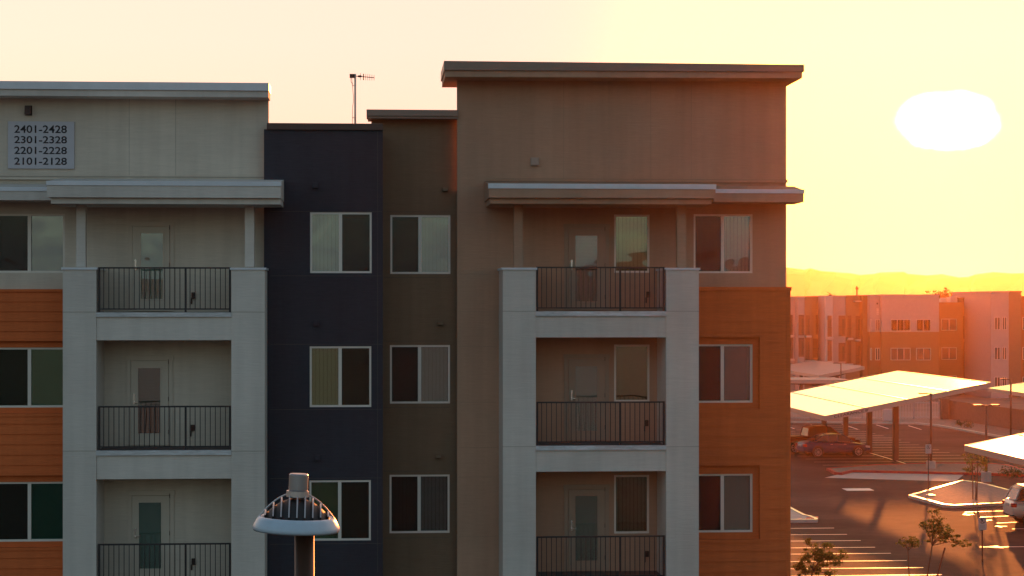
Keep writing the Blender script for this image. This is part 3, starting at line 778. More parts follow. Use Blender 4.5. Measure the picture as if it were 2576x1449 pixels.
# ================================================================== CARPORTS
def carport(name_label, Xl, Xr, Y0, Y1, zl, zr, m, cols, xc, fascia=True, panel=True, extra=None):
    root = empty('carport', ((Xl+Xr)/2, (Y0+Y1)/2, 0), name_label, 'carport', 'steel carports over the parking rows')
    b = MB(); n = max(4, int((Y1-Y0)/.25)); sl_ = (zr-zl)/(Xr-Xl)
    # ribbed sheet: ribs run along the slope
    th = .06
    for i in range(n):
        ya = Y0+(Y1-Y0)*i/n; yb = Y0+(Y1-Y0)*(i+1)/n; ym = ya+(yb-ya)*.72; yn = ya+(yb-ya)*.86
        for (p, q, hp, hq) in ((ya, ym, 0, 0), (ym, yn, 0, .0025), (yn, yb, .0025, 0)):
            b.quad((Xl, p, zl+hp), (Xr, p, zr+hp), (Xr, q, zr+hq), (Xl, q, zl+hq))
    b.quad((Xl, Y0, zl-th), (Xl, Y1, zl-th), (Xr, Y1, zr-th), (Xr, Y0, zr-th))
    b.build('roof_sheet', m, root)
    e = MB()
    def run(x, y0, y1, z, w=.04, h=.28): e.box(x-w, x+w, y0, y1, z-h, z+.012)
    run(Xl, Y0, Y1, zl); run(Xr, Y0, Y1, zr)
    for y in (Y0, Y1):
        s = -1 if y == Y0 else 1
        e.loft([[(Xl, y, zl-.30), (Xl, y+s*.05, zl-.30), (Xl, y+s*.05, zl+.012), (Xl, y, zl+.012)], [(Xr, y, zr-.30), (Xr, y+s*.05, zr-.30), (Xr, y+s*.05, zr+.012), (Xr, y, zr+.012)]])
    e.build('fascia', M['fascia'], root)
    if panel:
        s = MB(); k = max(2, int((Xr-Xl)/2.4))
        for i in range(1, k):
            x = Xl+(Xr-Xl)*i/k; z = zl+sl_*(x-Xl); s.box(x-.10, x+.10, Y0, Y1, z+.004, z+.010)
        s.build('seam_cap', M['seam'], root)
    p = MB(); 
    for k in range(3):
        x = Xl+(Xr-Xl)*(.15+.35*k); z = zl+sl_*(x-Xl)-.07; p.box(x-.05, x+.05, Y0+.1, Y1-.1, z-.2, z)
    p.build('purlin', M['steel'], root)
    for y in cols:
        zc_ = zl+sl_*(xc-Xl)
        c = MB(); c.box(xc-.16, xc+.16, y-.16, y+.16, .004, zc_-.45); c.build('column', M['steel'], root)
        a = MB(); L = Xl+.5; Q = Xr-.5
        a.loft([[(L, y-.1, zl+sl_*.5-.42), (L, y+.1, zl+sl_*.5-.42), (L, y+.1, zl+sl_*.5-.275), (L, y-.1, zl+sl_*.5-.275)],
                [(xc, y-.1, zc_-.62), (xc, y+.1, zc_-.62), (xc, y+.1, zc_-.275), (xc, y-.1, zc_-.275)],
                [(Q, y-.1, zr-sl_*.5-.42), (Q, y+.1, zr-sl_*.5-.42), (Q, y+.1, zr-sl_*.5-.275), (Q, y-.1, zr-sl_*.5-.275)]])
        a.build('crossbeam', M['steel'], root)
    return root
# carport over the blue sedan: near-left corner, near-right corner, depth from the far edge
A = DP(2075.6, 1046.4, 117.5); 
Y0 = A.y; Xl = A.x; zl = A.z
Bq = W(2491, 962, Y0); Xr = Bq.x; zr = Bq.z
dC = 5000*(CAM_H-zr)/(770-933+0.0) if False else None
Cc = ray(2227, 933); tt = (zr-CAM_H)/Cc.z; Y1 = (O+Cc*tt).y
colx = G(2253, 1159).x; coly = G(2253, 1159).y
cp1 = carport('large bright sunlit carport roof sloping over the blue sedan, clearance text on its edge', Xl, Xr, Y0, Y1, zl, zr, M['roofmetal'], [coly, coly+6.6, coly+13.2, coly+19.8], colx)
s_ = MB(); s_.box(Xl+.55, Xl+2.6, Y0-.075, Y0-.055, 0, .01)
sl_ = (zr-zl)/(Xr-Xl)
cs = MB(); xa, xb = Xl+.42, Xl+2.75
za, zb3 = zl+sl_*(xa-Xl), zl+sl_*(xb-Xl)
cs.loft([[(xa, Y0-.07, za-.29), (xa, Y0-.055, za-.29), (xa, Y0-.055, za-.01), (xa, Y0-.07, za-.01)], [(xb, Y0-.07, zb3-.29), (xb, Y0-.055, zb3-.29), (xb, Y0-.055, zb3-.01), (xb, Y0-.07, zb3-.01)]])
cso = cs.build('clearance_sign', M['f_pale'], cp1)
t = text('CLEARANCE 8\'', 'lettering', xa+.1, Y0-.078, za-.23, xb-xa-.25, M['ink'], cso, .17)
for v in t.data.vertices:
    v.co.z += sl_*(v.co.x + cp1.location.x - xa)
# second carport, nearer at the right
Tq = DP(2428, 1119.7, 92.5); x2, z2 = Tq.x, Tq.z
slope = sl_
carport('sunlit carport roof corner at the right edge, above the silver vehicle', x2, x2+10.2, 67.5, Tq.y, z2, z2+sl_*10.2, M['roofmetal'], [70, 77, 84, 90.5], x2+5.3)
# dull carport before the far building
q = DP(2061, 944.3, 187); qb = W(2174, 922, q.y); qc = ray(2059, 906); qy = (O+qc*((qb.z-CAM_H)/qc.z)).y
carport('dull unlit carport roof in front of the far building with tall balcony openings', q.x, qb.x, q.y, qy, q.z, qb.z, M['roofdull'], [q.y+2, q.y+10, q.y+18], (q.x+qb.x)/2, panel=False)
# low carport seen edge on
q = DP(1960, 957, 166); qb = DP(2140, 956, 166)
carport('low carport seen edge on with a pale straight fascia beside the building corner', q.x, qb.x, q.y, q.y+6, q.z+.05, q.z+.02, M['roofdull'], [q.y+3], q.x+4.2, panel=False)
# carport at the far right
q = DP(2483.8, 976.3, 157); 
carport('farther pinkish carport roof at the right edge beyond the boundary wall', q.x, q.x+10, 134, q.y, q.z, q.z+sl_*10*.75, M['roofmetal'], [138, 145, 152], q.x+3.2)

# ================================================================== LOT: kerbs, islands, paint
def island(pts, z, name, m, kerbw=.16, kerbm=None):
    P = [gp(px, py, z) for px, py in pts]
    cx = sum(p[0] for p in P)/len(P); cy = sum(p[1] for p in P)/len(P)
    k = len(P); ar = sum(P[i][0]*P[(i+1)%k][1]-P[(i+1)%k][0]*P[i][1] for i in range(k))
    if ar < 0: P = P[::-1]
    inner = []
    for i in range(k):                     # mitred inset
        a, b_, c = Vector(P[i-1]), Vector(P[i]), Vector(P[(i+1)%k])
        d1 = (b_-a).normalized(); d2 = (c-b_).normalized(); n1 = Vector((-d1.y, d1.x)); n2 = Vector((-d2.y, d2.x))
        bis = (n1+n2).normalized(); s = kerbw/max(.3, bis.dot(n1)); inner.append(tuple(b_+bis*s))
    kb = MB()
    for i in range(k):
        j = (i+1) % k; a, b_, c, d = P[i], P[j], inner[j], inner[i]
        kb.quad((*a, z), (*b_, z), (*c, z), (*d, z)); kb.quad((*a, .0), (*b_, .0), (*b_, z), (*a, z)); kb.quad((*d, z), (*c, z), (*c, 0), (*d, 0))
    tag(kb.build('kerb', kerbm or M['kerb']), kind='structure')
    t_ = MB(); t_.prism(inner, .0, z-.03); tag(t_.build(name, m), kind='structure')
island([(2284.9,1245),(2421,1207),(2470,1213.5),(2538,1231),(2640,1252),(2640,1259),(2522,1264.4),(2403.5,1270.3),(2372.4,1268.3)], .15, 'gravel_island', M['gravel'])
island([(2079,1177),(2098.6,1187.7),(2118,1189),(2145,1182.5),(2432.6,1188.3),(2500,1190),(2640,1196),(2640,1186),(2575.6,1178.9),(2532,1167.5),(2491,1164.7),(2350,1163.7),(2200,1168)], .15, 'gravel_island', M['gravel'], .18, M['redkerb'])
island([(1900,1246),(1960,1262),(1988.2,1274.2),(2010,1286),(2027.7,1294.6),(2040,1296.5),(2057.8,1303.4),(2056,1306.5),(1880,1307.5)], .15, 'concrete_island', M['concrete'], .16)
sheet([gp(*p) for p in ((2074.3,1202.3),(2145.3,1185.5),(2428.8,1191.5),(2403.5,1211.6))], .012, 'concrete_apron', M['concrete'])
rk = MB(); rk.prism([gp(2027, 1314.5), gp(2056, 1312.5), gp(2058.5, 1307.6), gp(2029, 1309)], 0, .148)
tag(rk.build('red_kerb', M['redkerb']), kind='structure')
# far kerb of the lot and gravel strip behind
kk = [gp(1900, 1063.5), gp(2300, 1067), gp(2358, 1073), gp(2499, 1098.5), gp(2600, 1117)]
kb = MB(); gs = []
for a, c in zip(kk, kk[1:]):
    d = (Vector(c)-Vector(a)).normalized(); n = Vector((-d.y, d.x))*.16
    kb.prism([a, c, (c[0]+n.x, c[1]+n.y), (a[0]+n.x, a[1]+n.y)], 0, .15)
tag(kb.build('kerb', M['kerb']), kind='structure')
gst = MB(); off = .2
gst.prism([(p[0], p[1]+off+.05) for p in kk] + [(90, 162), (80, 176), (-20, 176)], 0, .11)
tag(gst.build('gravel_strip', M['gravel']), kind='structure')

def paint_line(a, c, w=.10, z=.010):
    a = Vector((a[0], a[1])); c = Vector((c[0], c[1])); d = (c-a).normalized(); n = Vector((-d.y, d.x))*w/2
    return [(*(a-n), z), (*(c-n), z), (*(c+n), z), (*(a+n), z)]
pm = MB()
ends = [(2098.2,1328.8),(2130.5,1344.7),(2165.1,1360.3),(2201.3,1377.2),(2241,1392.4),(2281,1410.7),(2322.8,1428.4),(2369.5,1446.3),(2416,1466)]
for i, (px, py) in enumerate(ends):
    p = gp(px, py); pm.quad(*paint_line(p, (p[0]-6.2, p[1]+.0), .11))
for (a, c) in (((2426.8,1288.7),(2560,1284.5)), ((2464.7,1301.4),(2600,1296)), ((2505.4,1316.3),(2640,1311)), ((2546,1331),(2660,1329))):
    pm.quad(*paint_line(gp(*a), gp(*c), .12))
cx0 = colx
yy = coly-4
for i in range(17):
    y = coly-3.2+i*2.42
    if y > 160: break
    pm.quad(*paint_line((cx0+.3, y), (cx0+5.3, y), .10)); pm.quad(*paint_line((cx0-.3, y), (cx0-5.3, y), .10))
pm.quad(*paint_line((cx0, coly-7), (cx0, coly+22), .11, .014))
for (a, c) in (((2040.5,1068.7),(2067,1077.3)), ((2118,1066.8),(2158,1080.5)), ((2204.6,1069),(2235,1078.6)), ((1972,1070),(1998,1078.5)), ((2285,1071),(2318,1081))):
    pm.quad(*paint_line(gp(*a), gp(*c), .12))
pm.quad(*[(*gp(px, py), .010) for px, py in ((2117,1229.1),(2187,1228.7),(2199.6,1234.4),(2130.6,1235))])
def arrow(px, py, s=1.0):
    p = gp(px, py); b = pm
    b.quad((p[0]-.9*s, p[1]-.08, .010), (p[0]+.5*s, p[1]-.08, .010), (p[0]+.5*s, p[1]+.08, .010), (p[0]-.9*s, p[1]+.08, .010))
    b.tri((p[0]-1.1*s, p[1], .0105), (p[0]-.4*s, p[1]-.4, .0105), (p[0]-.4*s, p[1]+.4, .0105))
for q in ((2442,1294.5),(2486,1309),(2523,1324.5)): arrow(*q, .35)
arrow(2550, 1376, 1.3)
tag(pm.build('parking_lines', M['paint'], origin=(0,0,0)), kind='structure')
# light speckle patch in the far island
ub = MB(); p = gp(2341, 1247, .12); ub.box(p[0]-.17, p[0]+.17, p[1]-.25, p[1]+.25, .12, .17); ub.box(p[0]-.12, p[0]+.12, p[1]-.2, p[1]+.2, .17, .18)
tag(bevel(ub.build('valve_box', M['kerb']), .01), 'small pale utility lid near the tip of the pointed gravel island', 'utility box')

# ================================================================== PARKING SIGNS
def park_sign(px, base_py, s_top, s_bot, label):
    p = G(px, base_py); root = empty('parking_sign', (p.x, p.y, 0), label, 'sign', 'no parking signs on posts')
    dep = 48000/(base_py-770); zt_ = CAM_H-(s_top-770)*dep/FOC; w = .155
    zb_ = zt_-.46 if s_bot is None else CAM_H-(s_bot-770)*dep/FOC
    MB().box(p.x-.022, p.x+.022, p.y+.004, p.y+.045, .0, zt_-.02).build('post', M['darkmetal'], root)
    pl = MB(); pl.box(p.x-w, p.x+w, p.y-.006, p.y+.002, zb_, zt_); pn = pl.build('sign_panel', M['f_white'], root)
    bevel(pn, .004)
    r = .105; zc_ = zt_-.14; rg = MB()
    for i in range(28):
        t0, t1 = 2*math.pi*i/28, 2*math.pi*(i+1)/28
        pts = [(p.x+rr*math.cos(t_), p.y-.009, zc_+rr*math.sin(t_)) for rr, t_ in ((r, t0), (r, t1), (r-.018, t1), (r-.018, t0))]
        rg.quad(*pts[::-1])
    d = Vector((-.7071, 0, .7071)); n = Vector((.7071, 0, .7071))*.008; c = Vector((p.x, p.y-.0095, zc_))
    rg.quad(c-d*(r-.01)-n, c-d*(r-.01)+n, c+d*(r-.01)+n, c+d*(r-.01)-n)
    rg.build('prohibition_ring', M['ink'], pn)
    text('R', 'letter', p.x-.042, p.y-.010, zc_-.065, .09, M['ink'], pn, .13, extrude=.001)
    ty = MB()
    for k in range(3):
        zz = zc_-.16-k*.045
        for q in range(5):
            xx = p.x-.10+q*.042; ty.quad((xx, p.y-.009, zz-.010), (xx+.03, p.y-.009, zz-.010), (xx+.03, p.y-.009, zz+.010), (xx, p.y-.009, zz+.010))
    ty.build('small_print', M['greymetal'], pn)
park_sign(2335.5, 1231.5, 1118, 1141, 'white no parking sign on the tip of the pointed gravel island')
park_sign(2471.5, 1414, 1301, 1333.5, 'large near no parking sign beside sunlit asphalt, right of the leaning sapling')

# ================================================================== LOT LIGHT POLES
def pole(px, base_py, top_py, heads, label, dep=None, footing=True):
    if dep is None: p = G(px, base_py); dep = 48000/(base_py-770)
    else: p = DP(px, 770, dep)
    zt_ = CAM_H-(top_py-770)*dep/FOC
    root = empty('light_pole', (p.x, p.y, 0), label, 'light pole', 'parking lot light poles')
    MB().tube((p.x, p.y, .5), (p.x, p.y, zt_), .075, .06, 10).build('pole', M['steel'], root, True)
    if footing: 
        f_ = MB(); f_.tube((p.x, p.y, 0), (p.x, p.y, .55), .28, .27, 16); f_.build('footing', M['concrete'], root, False)
    for s in heads:
        b = MB(); b.tube((p.x, p.y, zt_-.06), (p.x+s*.32, p.y, zt_-.02), .03); b.build('arm', M['steel'], root)
        h = MB(); x0, x1 = sorted((p.x+s*.25, p.x+s*.72)); h.box(x0, x1, p.y-.16, p.y+.16, zt_-.05, zt_+.03); bevel(h.build('lamp_head', M['steel'], root), .02)
pole(2342, 1183, 989, (-1,), 'light pole with one head before the big bright carport edge')
pole(2481, 1212, 1019, (-1, 1), 'twin head light pole standing behind the pointed gravel island')
pole(2115.5, 0, 913, (-1,), 'distant single head light pole rising over the dull carport roof', dep=180)
pole(2543, 0, 953, (-1,), 'distant light pole over the farther pinkish carport at right', dep=139)

# ================================================================== VEHICLES
def car(label, name, cat, kind, paint, loc, heading, group='vehicles parked in the lot'):
    """local x forward (length), y left, z up; built at origin then moved"""
    root = empty(name, (0,0,0), label, cat, group)
    if kind == 'sedan':
        L = 4.55; w = .89
        low = [(0.0,.42,.62,.70),(0.05,.30,.86,.80),(.25,.24,.96,.86),(.75,.20,.98,.89),(1.5,.18,.94,.89),(2.6,.18,.92,.89),(3.2,.19,.90,.89),(3.8,.22,.84,.86),(4.25,.26,.74,.80),(4.48,.32,.62,.70),(4.55,.40,.52,.60)]
        cab = [(.75,.98,.99,.70),(1.35,.95,1.33,.58),(1.7,.94,1.40,.57),(2.3,.93,1.42,.57),(2.75,.92,1.36,.57),(3.45,.89,.90,.72)]
        wheels = (.92, 3.62); wr = .32
    elif kind == 'suv':
        L = 4.6; w = .93
        low = [(0,.50,.80,.78),(.05,.36,1.05,.86),(.2,.28,1.12,.90),(.8,.26,1.10,.93),(2.0,.24,1.08,.93),(3.2,.24,1.05,.93),(3.9,.26,1.0,.90),(4.35,.30,.90,.84),(4.55,.40,.72,.72),(4.6,.46,.62,.66)]
        cab = [(.16,1.11,1.13,.84),(.38,1.11,1.58,.68),(.6,1.10,1.70,.64),(1.6,1.08,1.75,.64),(2.5,1.07,1.72,.64),(2.8,1.06,1.62,.65),(3.55,1.03,1.05,.78)]
        wheels = (.9, 3.65); wr = .36
    else:                     # pickup
        L = 5.6; w = .95
        low = [(0,.60,1.0,.88),(.04,.45,1.10,.92),(1.0,.40,1.10,.95),(1.95,.36,1.10,.95),(3.2,.34,1.08,.95),(4.3,.34,1.06,.95),(4.9,.36,1.04,.93),(5.4,.42,.96,.88),(5.58,.50,.80,.80),(5.6,.55,.75,.78)]
        cab = [(2.0,1.09,1.11,.82),(2.1,1.09,1.62,.70),(2.5,1.09,1.72,.66),(3.3,1.08,1.74,.66),(3.6,1.08,1.66,.66),(4.35,1.06,1.08,.80)]
        wheels = (1.15, 4.6); wr = .38
    def ringsec(x, zb, zt, hw):
        h = zt-zb
        half = [(hw*.80, zb), (hw*.97, zb+h*.18), (hw, zb+h*.45), (hw*.985, zb+h*.70), (hw*.93, zt-h*.07), (hw*.80, zt)]
        return [(x, -a, z) for a, z in half] + [(x, a, z) for a, z in reversed(half)]
    b = MB(); b.loft([ringsec(*s) for s in low]); bo = b.build('body', paint, root, True)
    es = bo.modifiers.new('sub', 'SUBSURF'); es.levels = es.render_levels = 2
    # cabin: glass and roof
    g = MB(); g.loft([[(x, -hw-(zt-zb)*.16, zb), (x, -hw, zt-.02), (x, hw, zt-.02), (x, hw+(zt-zb)*.16, zb)] for x, zb, zt, hw in cab]); g.build('windows', M['carglass'], root, False)
    rf = MB()
    top = [c for c in cab]
    for c0, c1 in zip(top, top[1:]):
        steep = abs(c1[2]-c0[2])/(c1[0]-c0[0])
        for s in (-1, 1):    # pillars and roof rails
            rf.tube((c0[0], s*c0[3], c0[2]-.01), (c1[0], s*c1[3], c1[2]-.01), .035, .035, 6)
    inner = top[2:-1] if kind != 'pickup' else top[1:-1]
    if kind == 'suv': inner = top[1:-1]
    secs = [[(x, -hw, zt-.03), (x, -hw*.8, zt+.012), (x, 0, zt+.022), (x, hw*.8, zt+.012), (x, hw, zt-.03)] for x, zb, zt, hw in inner]
    rf.loft(secs)
    mids = [cab[len(cab)//2]] + ([cab[2]] if kind != 'pickup' else [])
    for x, zb, zt, hw in mids:
        for s in (-1, 1): rf.tube((x, s*(hw+(zt-zb)*.16), zb-.02), (x, s*hw, zt-.02), .04, .035, 6)
    rf.build('roof', paint, root)
    for x in wheels:
        for s in (-1, 1):
            yo = s*(w-.10)
            ar = MB(); ar.tube((x, s*(w-.28), wr+.02), (x, s*(w+.006), wr+.02), wr+.06, wr+.06, 24); ar.build('wheel_arch', M['plastic'], root)
            wh = MB(); wh.tube((x, yo-.11*s, wr), (x, yo+.125*s, wr), wr, wr, 24); wo = wh.build('wheel', M['rubber'], root)
            rm = MB(); yy_ = yo+.13*s
            rm.tube((x, yy_-.01*s, wr), (x, yy_+.012*s, wr), .06, .06, 10)
            for k in range(10):
                t_ = k*math.pi/5; rm.tube((x+.04*math.cos(t_), yy_, wr+.04*math.sin(t_)), (x+(wr-.1)*math.cos(t_), yy_, wr+(wr-.1)*math.sin(t_)), .013, .017, 5)
            for k in range(20):
                t0, t1 = k*math.pi/10, (k+1)*math.pi/10; q = wr-.09
                rm.tube((x+q*math.cos(t0), yy_, wr+q*math.sin(t0)), (x+q*math.cos(t1), yy_, wr+q*math.sin(t1)), .015, .015, 5)
            rm.build('rim', M['rim'], wo)
    zl_ = low[2][2]-.22
    for s in (-1, 1):
        t_ = MB(); t_.obox((.10, s*(w-.20), zl_), Vector((.10, .03*s, 0)), Vector((0, .14, 0)), Vector((0, 0, .09))); bevel(t_.build('taillight', M['taillight'], root), .03, 3)
        t_ = MB(); t_.obox((L-.24, s*(w-.22), low[-3][2]-.13), Vector((.17, -.05*s, -.02)), Vector((0, .10, 0)), Vector((0, 0, .065))); bevel(t_.build('headlight', M['headlight'], root), .03, 3)
        mx_ = cab[-1][0]-.35; m_ = MB(); m_.obox((mx_, s*(w+.07), cab[-1][1]+.08), Vector((.06,0,0)), Vector((0,.09,0)), Vector((0,0,.06))); bevel(m_.build('mirror', paint, root), .03, 3)
        for xh in (cab[len(cab)//2][0]-.55, cab[len(cab)//2][0]+.35):
            h_ = MB(); h_.box(xh, xh+.16, s*(w-.005)-.015, s*(w-.005)+.015, low[4][2]-.16, low[4][2]-.135); h_.build('door_handle', M['rim'], root)
    bp = MB(); bp.box(-.01, .03, -.26, .26, zl_-.10, zl_+.03); bp.build('number_plate', M['f_white'], root)
    bb = MB(); bb.box(.02, .25, -w+.12, w-.12, low[0][1]-.14, low[0][1]-.02); bb.box(L-.3, L-.03, -w+.16, w-.16, low[-1][1]-.14, low[-1][1]-.03); bevel(bb.build('bumper', M['plastic'], root), .03)
    root.location = loc; root.rotation_euler = (0, 0, heading)
    return root
# sedan: rear-left wheel contact
p = G(2057.6, 1150); hd_ = R(7)
car('dark blue sedan parked under the big bright carport, nose to the right', 'parked_car', 'car', 'sedan', M['bluecar'],
    (p.x-.92*math.cos(hd_)-.85*math.sin(hd_), p.y-.92*math.sin(hd_)+.85*math.cos(hd_), .006), hd_)
p = DP(2033, 1100, 129.6)
car('dark red pickup truck parked behind the blue sedan, its bed half hidden', 'pickup_truck', 'pickup truck', 'pickup', M['redcar'], (p.x-2.05, p.y+.75, .006), R(5))
p = DP(2546, 1300, 86.5)
car('pale silver SUV cut by the right edge with its rear towards the lot', 'parked_suv', 'car', 'suv', M['silvercar'], (p.x+.1, p.y+1.0, .006), R(-3))

# ================================================================== TREES
def leaf_cloud(b, centre, rad, n, size, flat=.7):
    c = Vector(centre)
    for _ in range(n):
        d = Vector((random.gauss(0,1), random.gauss(0,1), random.gauss(0,1)*flat)); d = d.normalized()*rad*(random.random()**.6)
        p = c+Vector((d.x, d.y, d.z*flat)); s = size*random.uniform(.6, 1.3)
        a = Vector((random.gauss(0,1), random.gauss(0,1), random.gauss(0,1))).normalized(); t = a.cross(Vector((random.gauss(0,1), random.gauss(0,1), random.gauss(0,1)))).normalized()
        u = a*s; v = t*s*.45; b.quad(p-u, p+v, p+u, p-v)
def sapling(base, tips, label, name='young_tree', nleaf=1400, lsize=.05, crad=.32, stakes=(), m='leaf', trunk_r=.035, group='young trees in the parking lot', trunk_top=None, twigs=5):
    base = Vector(base); root = empty(name, base, label, 'tree', group)
    tr = MB(); cr = MB()
    tips = [Vector(t) for t in tips]
    top = Vector(trunk_top) if trunk_top else base + (sum(tips, Vector())/len(tips)-base)*.45
    mid = (base+top)/2 + Vector((random.uniform(-.05,.05), 0, 0))
    tr.tube(base, mid, trunk_r, trunk_r*.8); tr.tube(mid, top, trunk_r*.8, trunk_r*.6)
    per = max(1, nleaf//(len(tips)*(twigs+2)))
    for t in tips:
        m1 = top.lerp(t, .5)+Vector((random.uniform(-.12,.12), random.uniform(-.12,.12), random.uniform(0,.15)))
        tr.tube(top, m1, trunk_r*.42, trunk_r*.28, 6); tr.tube(m1, t, trunk_r*.28, trunk_r*.12, 5)
        leaf_cloud(cr, t, crad*random.uniform(.7,1.1), per, lsize); leaf_cloud(cr, m1.lerp(t, .5), crad*random.uniform(.6,1), per, lsize)
        for _ in range(twigs):
            q = m1.lerp(t, random.random())+Vector((random.uniform(-1,1)*crad, random.uniform(-1,1)*crad, random.uniform(-.5,1)*crad))*1.3
            tr.tube(m1.lerp(t, .4), q, trunk_r*.14, trunk_r*.07, 4); leaf_cloud(cr, q, crad*random.uniform(.3,.8), per, lsize)
    tr.build('trunk', M['bark'], root); cr.build('crown', M[m], root)
    for s0, s1 in stakes:
        s_ = MB(); s_.tube(s0, s1, .028, .028, 6); s_.build('stake', M['stake'], root)
    return root
def TP(px, py, d): return DP(px, py, d)
def gnd(px, d):
    p = DP(px, 770, d); return (p.x, p.y, 0)
d = 57
sapling(gnd(2040, d), [TP(2050,1372,d),TP(2078,1378,d+.4),TP(2030,1392,d-.3),TP(2095,1395,d),TP(2122,1400,d+.3),TP(2110,1412,d-.3),TP(2060,1405,d),TP(2000,1425,d),TP(2020,1440,d-.2),TP(2095,1438,d+.3),TP(2050,1430,d+.2)],
        'bushy green sapling at the bottom beside the orange building corner', nleaf=5200, lsize=.034, crad=.20, trunk_top=TP(2042,1440,d))
d = 63
sapling(gnd(2318, d), [TP(2358,1290,d),TP(2340,1312,d+.3),TP(2325,1318,d-.3),TP(2352,1322,d),TP(2362,1336,d-.2),TP(2345,1345,d+.2),TP(2385,1340,d+.3),TP(2402,1350,d),TP(2418,1366,d-.2),TP(2378,1352,d),TP(2370,1305,d),TP(2432,1371,d)],
        'leaning sparse sapling tied to stakes, left of the large near parking sign', nleaf=3600, lsize=.034, crad=.17, stakes=[(TP(2357,1452,d-.4), TP(2377,1378,d-.3)), (TP(2330,1570,d), TP(2330,1569,d+.01))][:1], trunk_top=TP(2345,1372,d))
d = 65
sapling(gnd(2292, d), [TP(2268,1368,d),TP(2282,1360,d),TP(2298,1362,d+.2),TP(2310,1368,d),TP(2290,1372,d-.2)],
        'small low green sapling immediately left of the leaning staked one', nleaf=700, lsize=.035, crad=.14, trunk_top=TP(2284,1385,d), trunk_r=.025)
d = 98.5
sapling(G(2454, 1257, .12), [TP(2435,1150,d),TP(2452,1142,d),TP(2470,1150,d+.3),TP(2445,1165,d),TP(2482,1160,d),TP(2460,1132,d),TP(2438,1180,d)],
        'wispy small tree between two stakes on the pointed gravel island', nleaf=1100, lsize=.05, crad=.26, stakes=[(G(2447.5,1257,.1), TP(2446,1160,97.8)), (G(2457.5,1259,.1), TP(2459,1163,97.8))])
# shrubs in the gravel
def shrub(px, py, w, label):
    p = G(px, py, .1); root = empty('desert_shrub', (p.x, p.y, p.z-.02), label, 'shrub', 'shrubs in the gravel beds')
    c = MB(); leaf_cloud(c, (p.x, p.y, p.z+w*.45), w, 260, .06, .8); c.build('crown', M['leaf_dark'], root)
    s = MB()
    for k in range(5):
        s.tube((p.x, p.y, p.z-.02), (p.x+random.uniform(-.4,.4)*w, p.y+random.uniform(-.4,.4)*w, p.z+w*.6), .012, .006, 4)
    s.build('stem', M['bark'], root)
shrub(2433, 1076, .55, 'low dark shrub in the far gravel bed above the kerb line')
shrub(2413, 1070, .35, 'smaller shrub in the far gravel bed, left of the low dark one')
shrub(2533, 1197, .5, 'left of two round shrubs behind the silver SUV roof')
shrub(2557, 1199, .45, 'right of two round shrubs behind the silver SUV roof')

# ================================================================== BOUNDARY WALL, FENCE
wallp = [gp(2386, 1057), gp(2440, 1066), gp(2538, 1082), gp(2640, 1097)]
b = MB()
for a, c in zip(wallp, wallp[1:]):
    d = (Vector(c)-Vector(a)).normalized(); n = Vector((-d.y, d.x))*.2
    b.prism([a, c, (c[0]+n.x, c[1]+n.y), (a[0]+n.x, a[1]+n.y)], .0, 1.62)
    b.prism([(a[0]-n.x*.2, a[1]-n.y*.2), (c[0]-n.x*.2, c[1]-n.y*.2), (c[0]+n.x*1.2, c[1]+n.y*1.2), (a[0]+n.x*1.2, a[1]+n.y*1.2)], 1.622, 1.70)
tag(b.build('boundary_wall', M['block']), 'brown masonry boundary wall running right behind the far gravel bed', 'wall')
p = gp(2376, 1057.5)
b = MB(); b.box(p[0]-.33, p[0]+.33, p[1]-.33, p[1]+.33, 0, 1.78); b.box(p[0]-.38, p[0]+.38, p[1]-.38, p[1]+.38, 1.78, 1.86)
tag(b.build('wall_pillar', M['block']), 'square masonry pillar ending the brown boundary wall', 'pillar')
fx0 = gp(1900, 1057)[0]; fy = p[1]+.1; fx1 = p[0]-.4
root = empty('fence', ((fx0+fx1)/2, fy, 0), 'pale metal picket fence beyond the big carport, left of the masonry pillar', 'fence')
b = MB(); b.box(fx0, fx1, fy-.02, fy+.02, 1.45, 1.50); b.box(fx0, fx1, fy-.02, fy+.02, .25, .30)
x = fx0
while x < fx1: b.box(x-.012, x+.012, fy-.012, fy+.012, .1, 1.62); x += .13
b.build('pickets', M['f_white'], root)
x = fx0
while x < fx1+.1: MB().box(x-.05, x+.05, fy-.05, fy+.05, 0, 1.72).build('post', M['f_pale'], root); x += (fx1-fx0)/7
p = gp(2232, 1061)
b = MB(); b.box(p[0]-.36, p[0]+.36, p[1]-.25, p[1]+.25, .1, 1.0); b.box(p[0]-.38, p[0]+.38, p[1]-.27, p[1]+.27, 1.0, 1.05); b.box(p[0]-.15, p[0]-.05, p[1]-.262, p[1]-.25, .35, .45)
tag(bevel(b.build('utility_cabinet', M['f_white']), .02), 'pale square utility cabinet beneath the far edge of the big carport', 'cabinet')

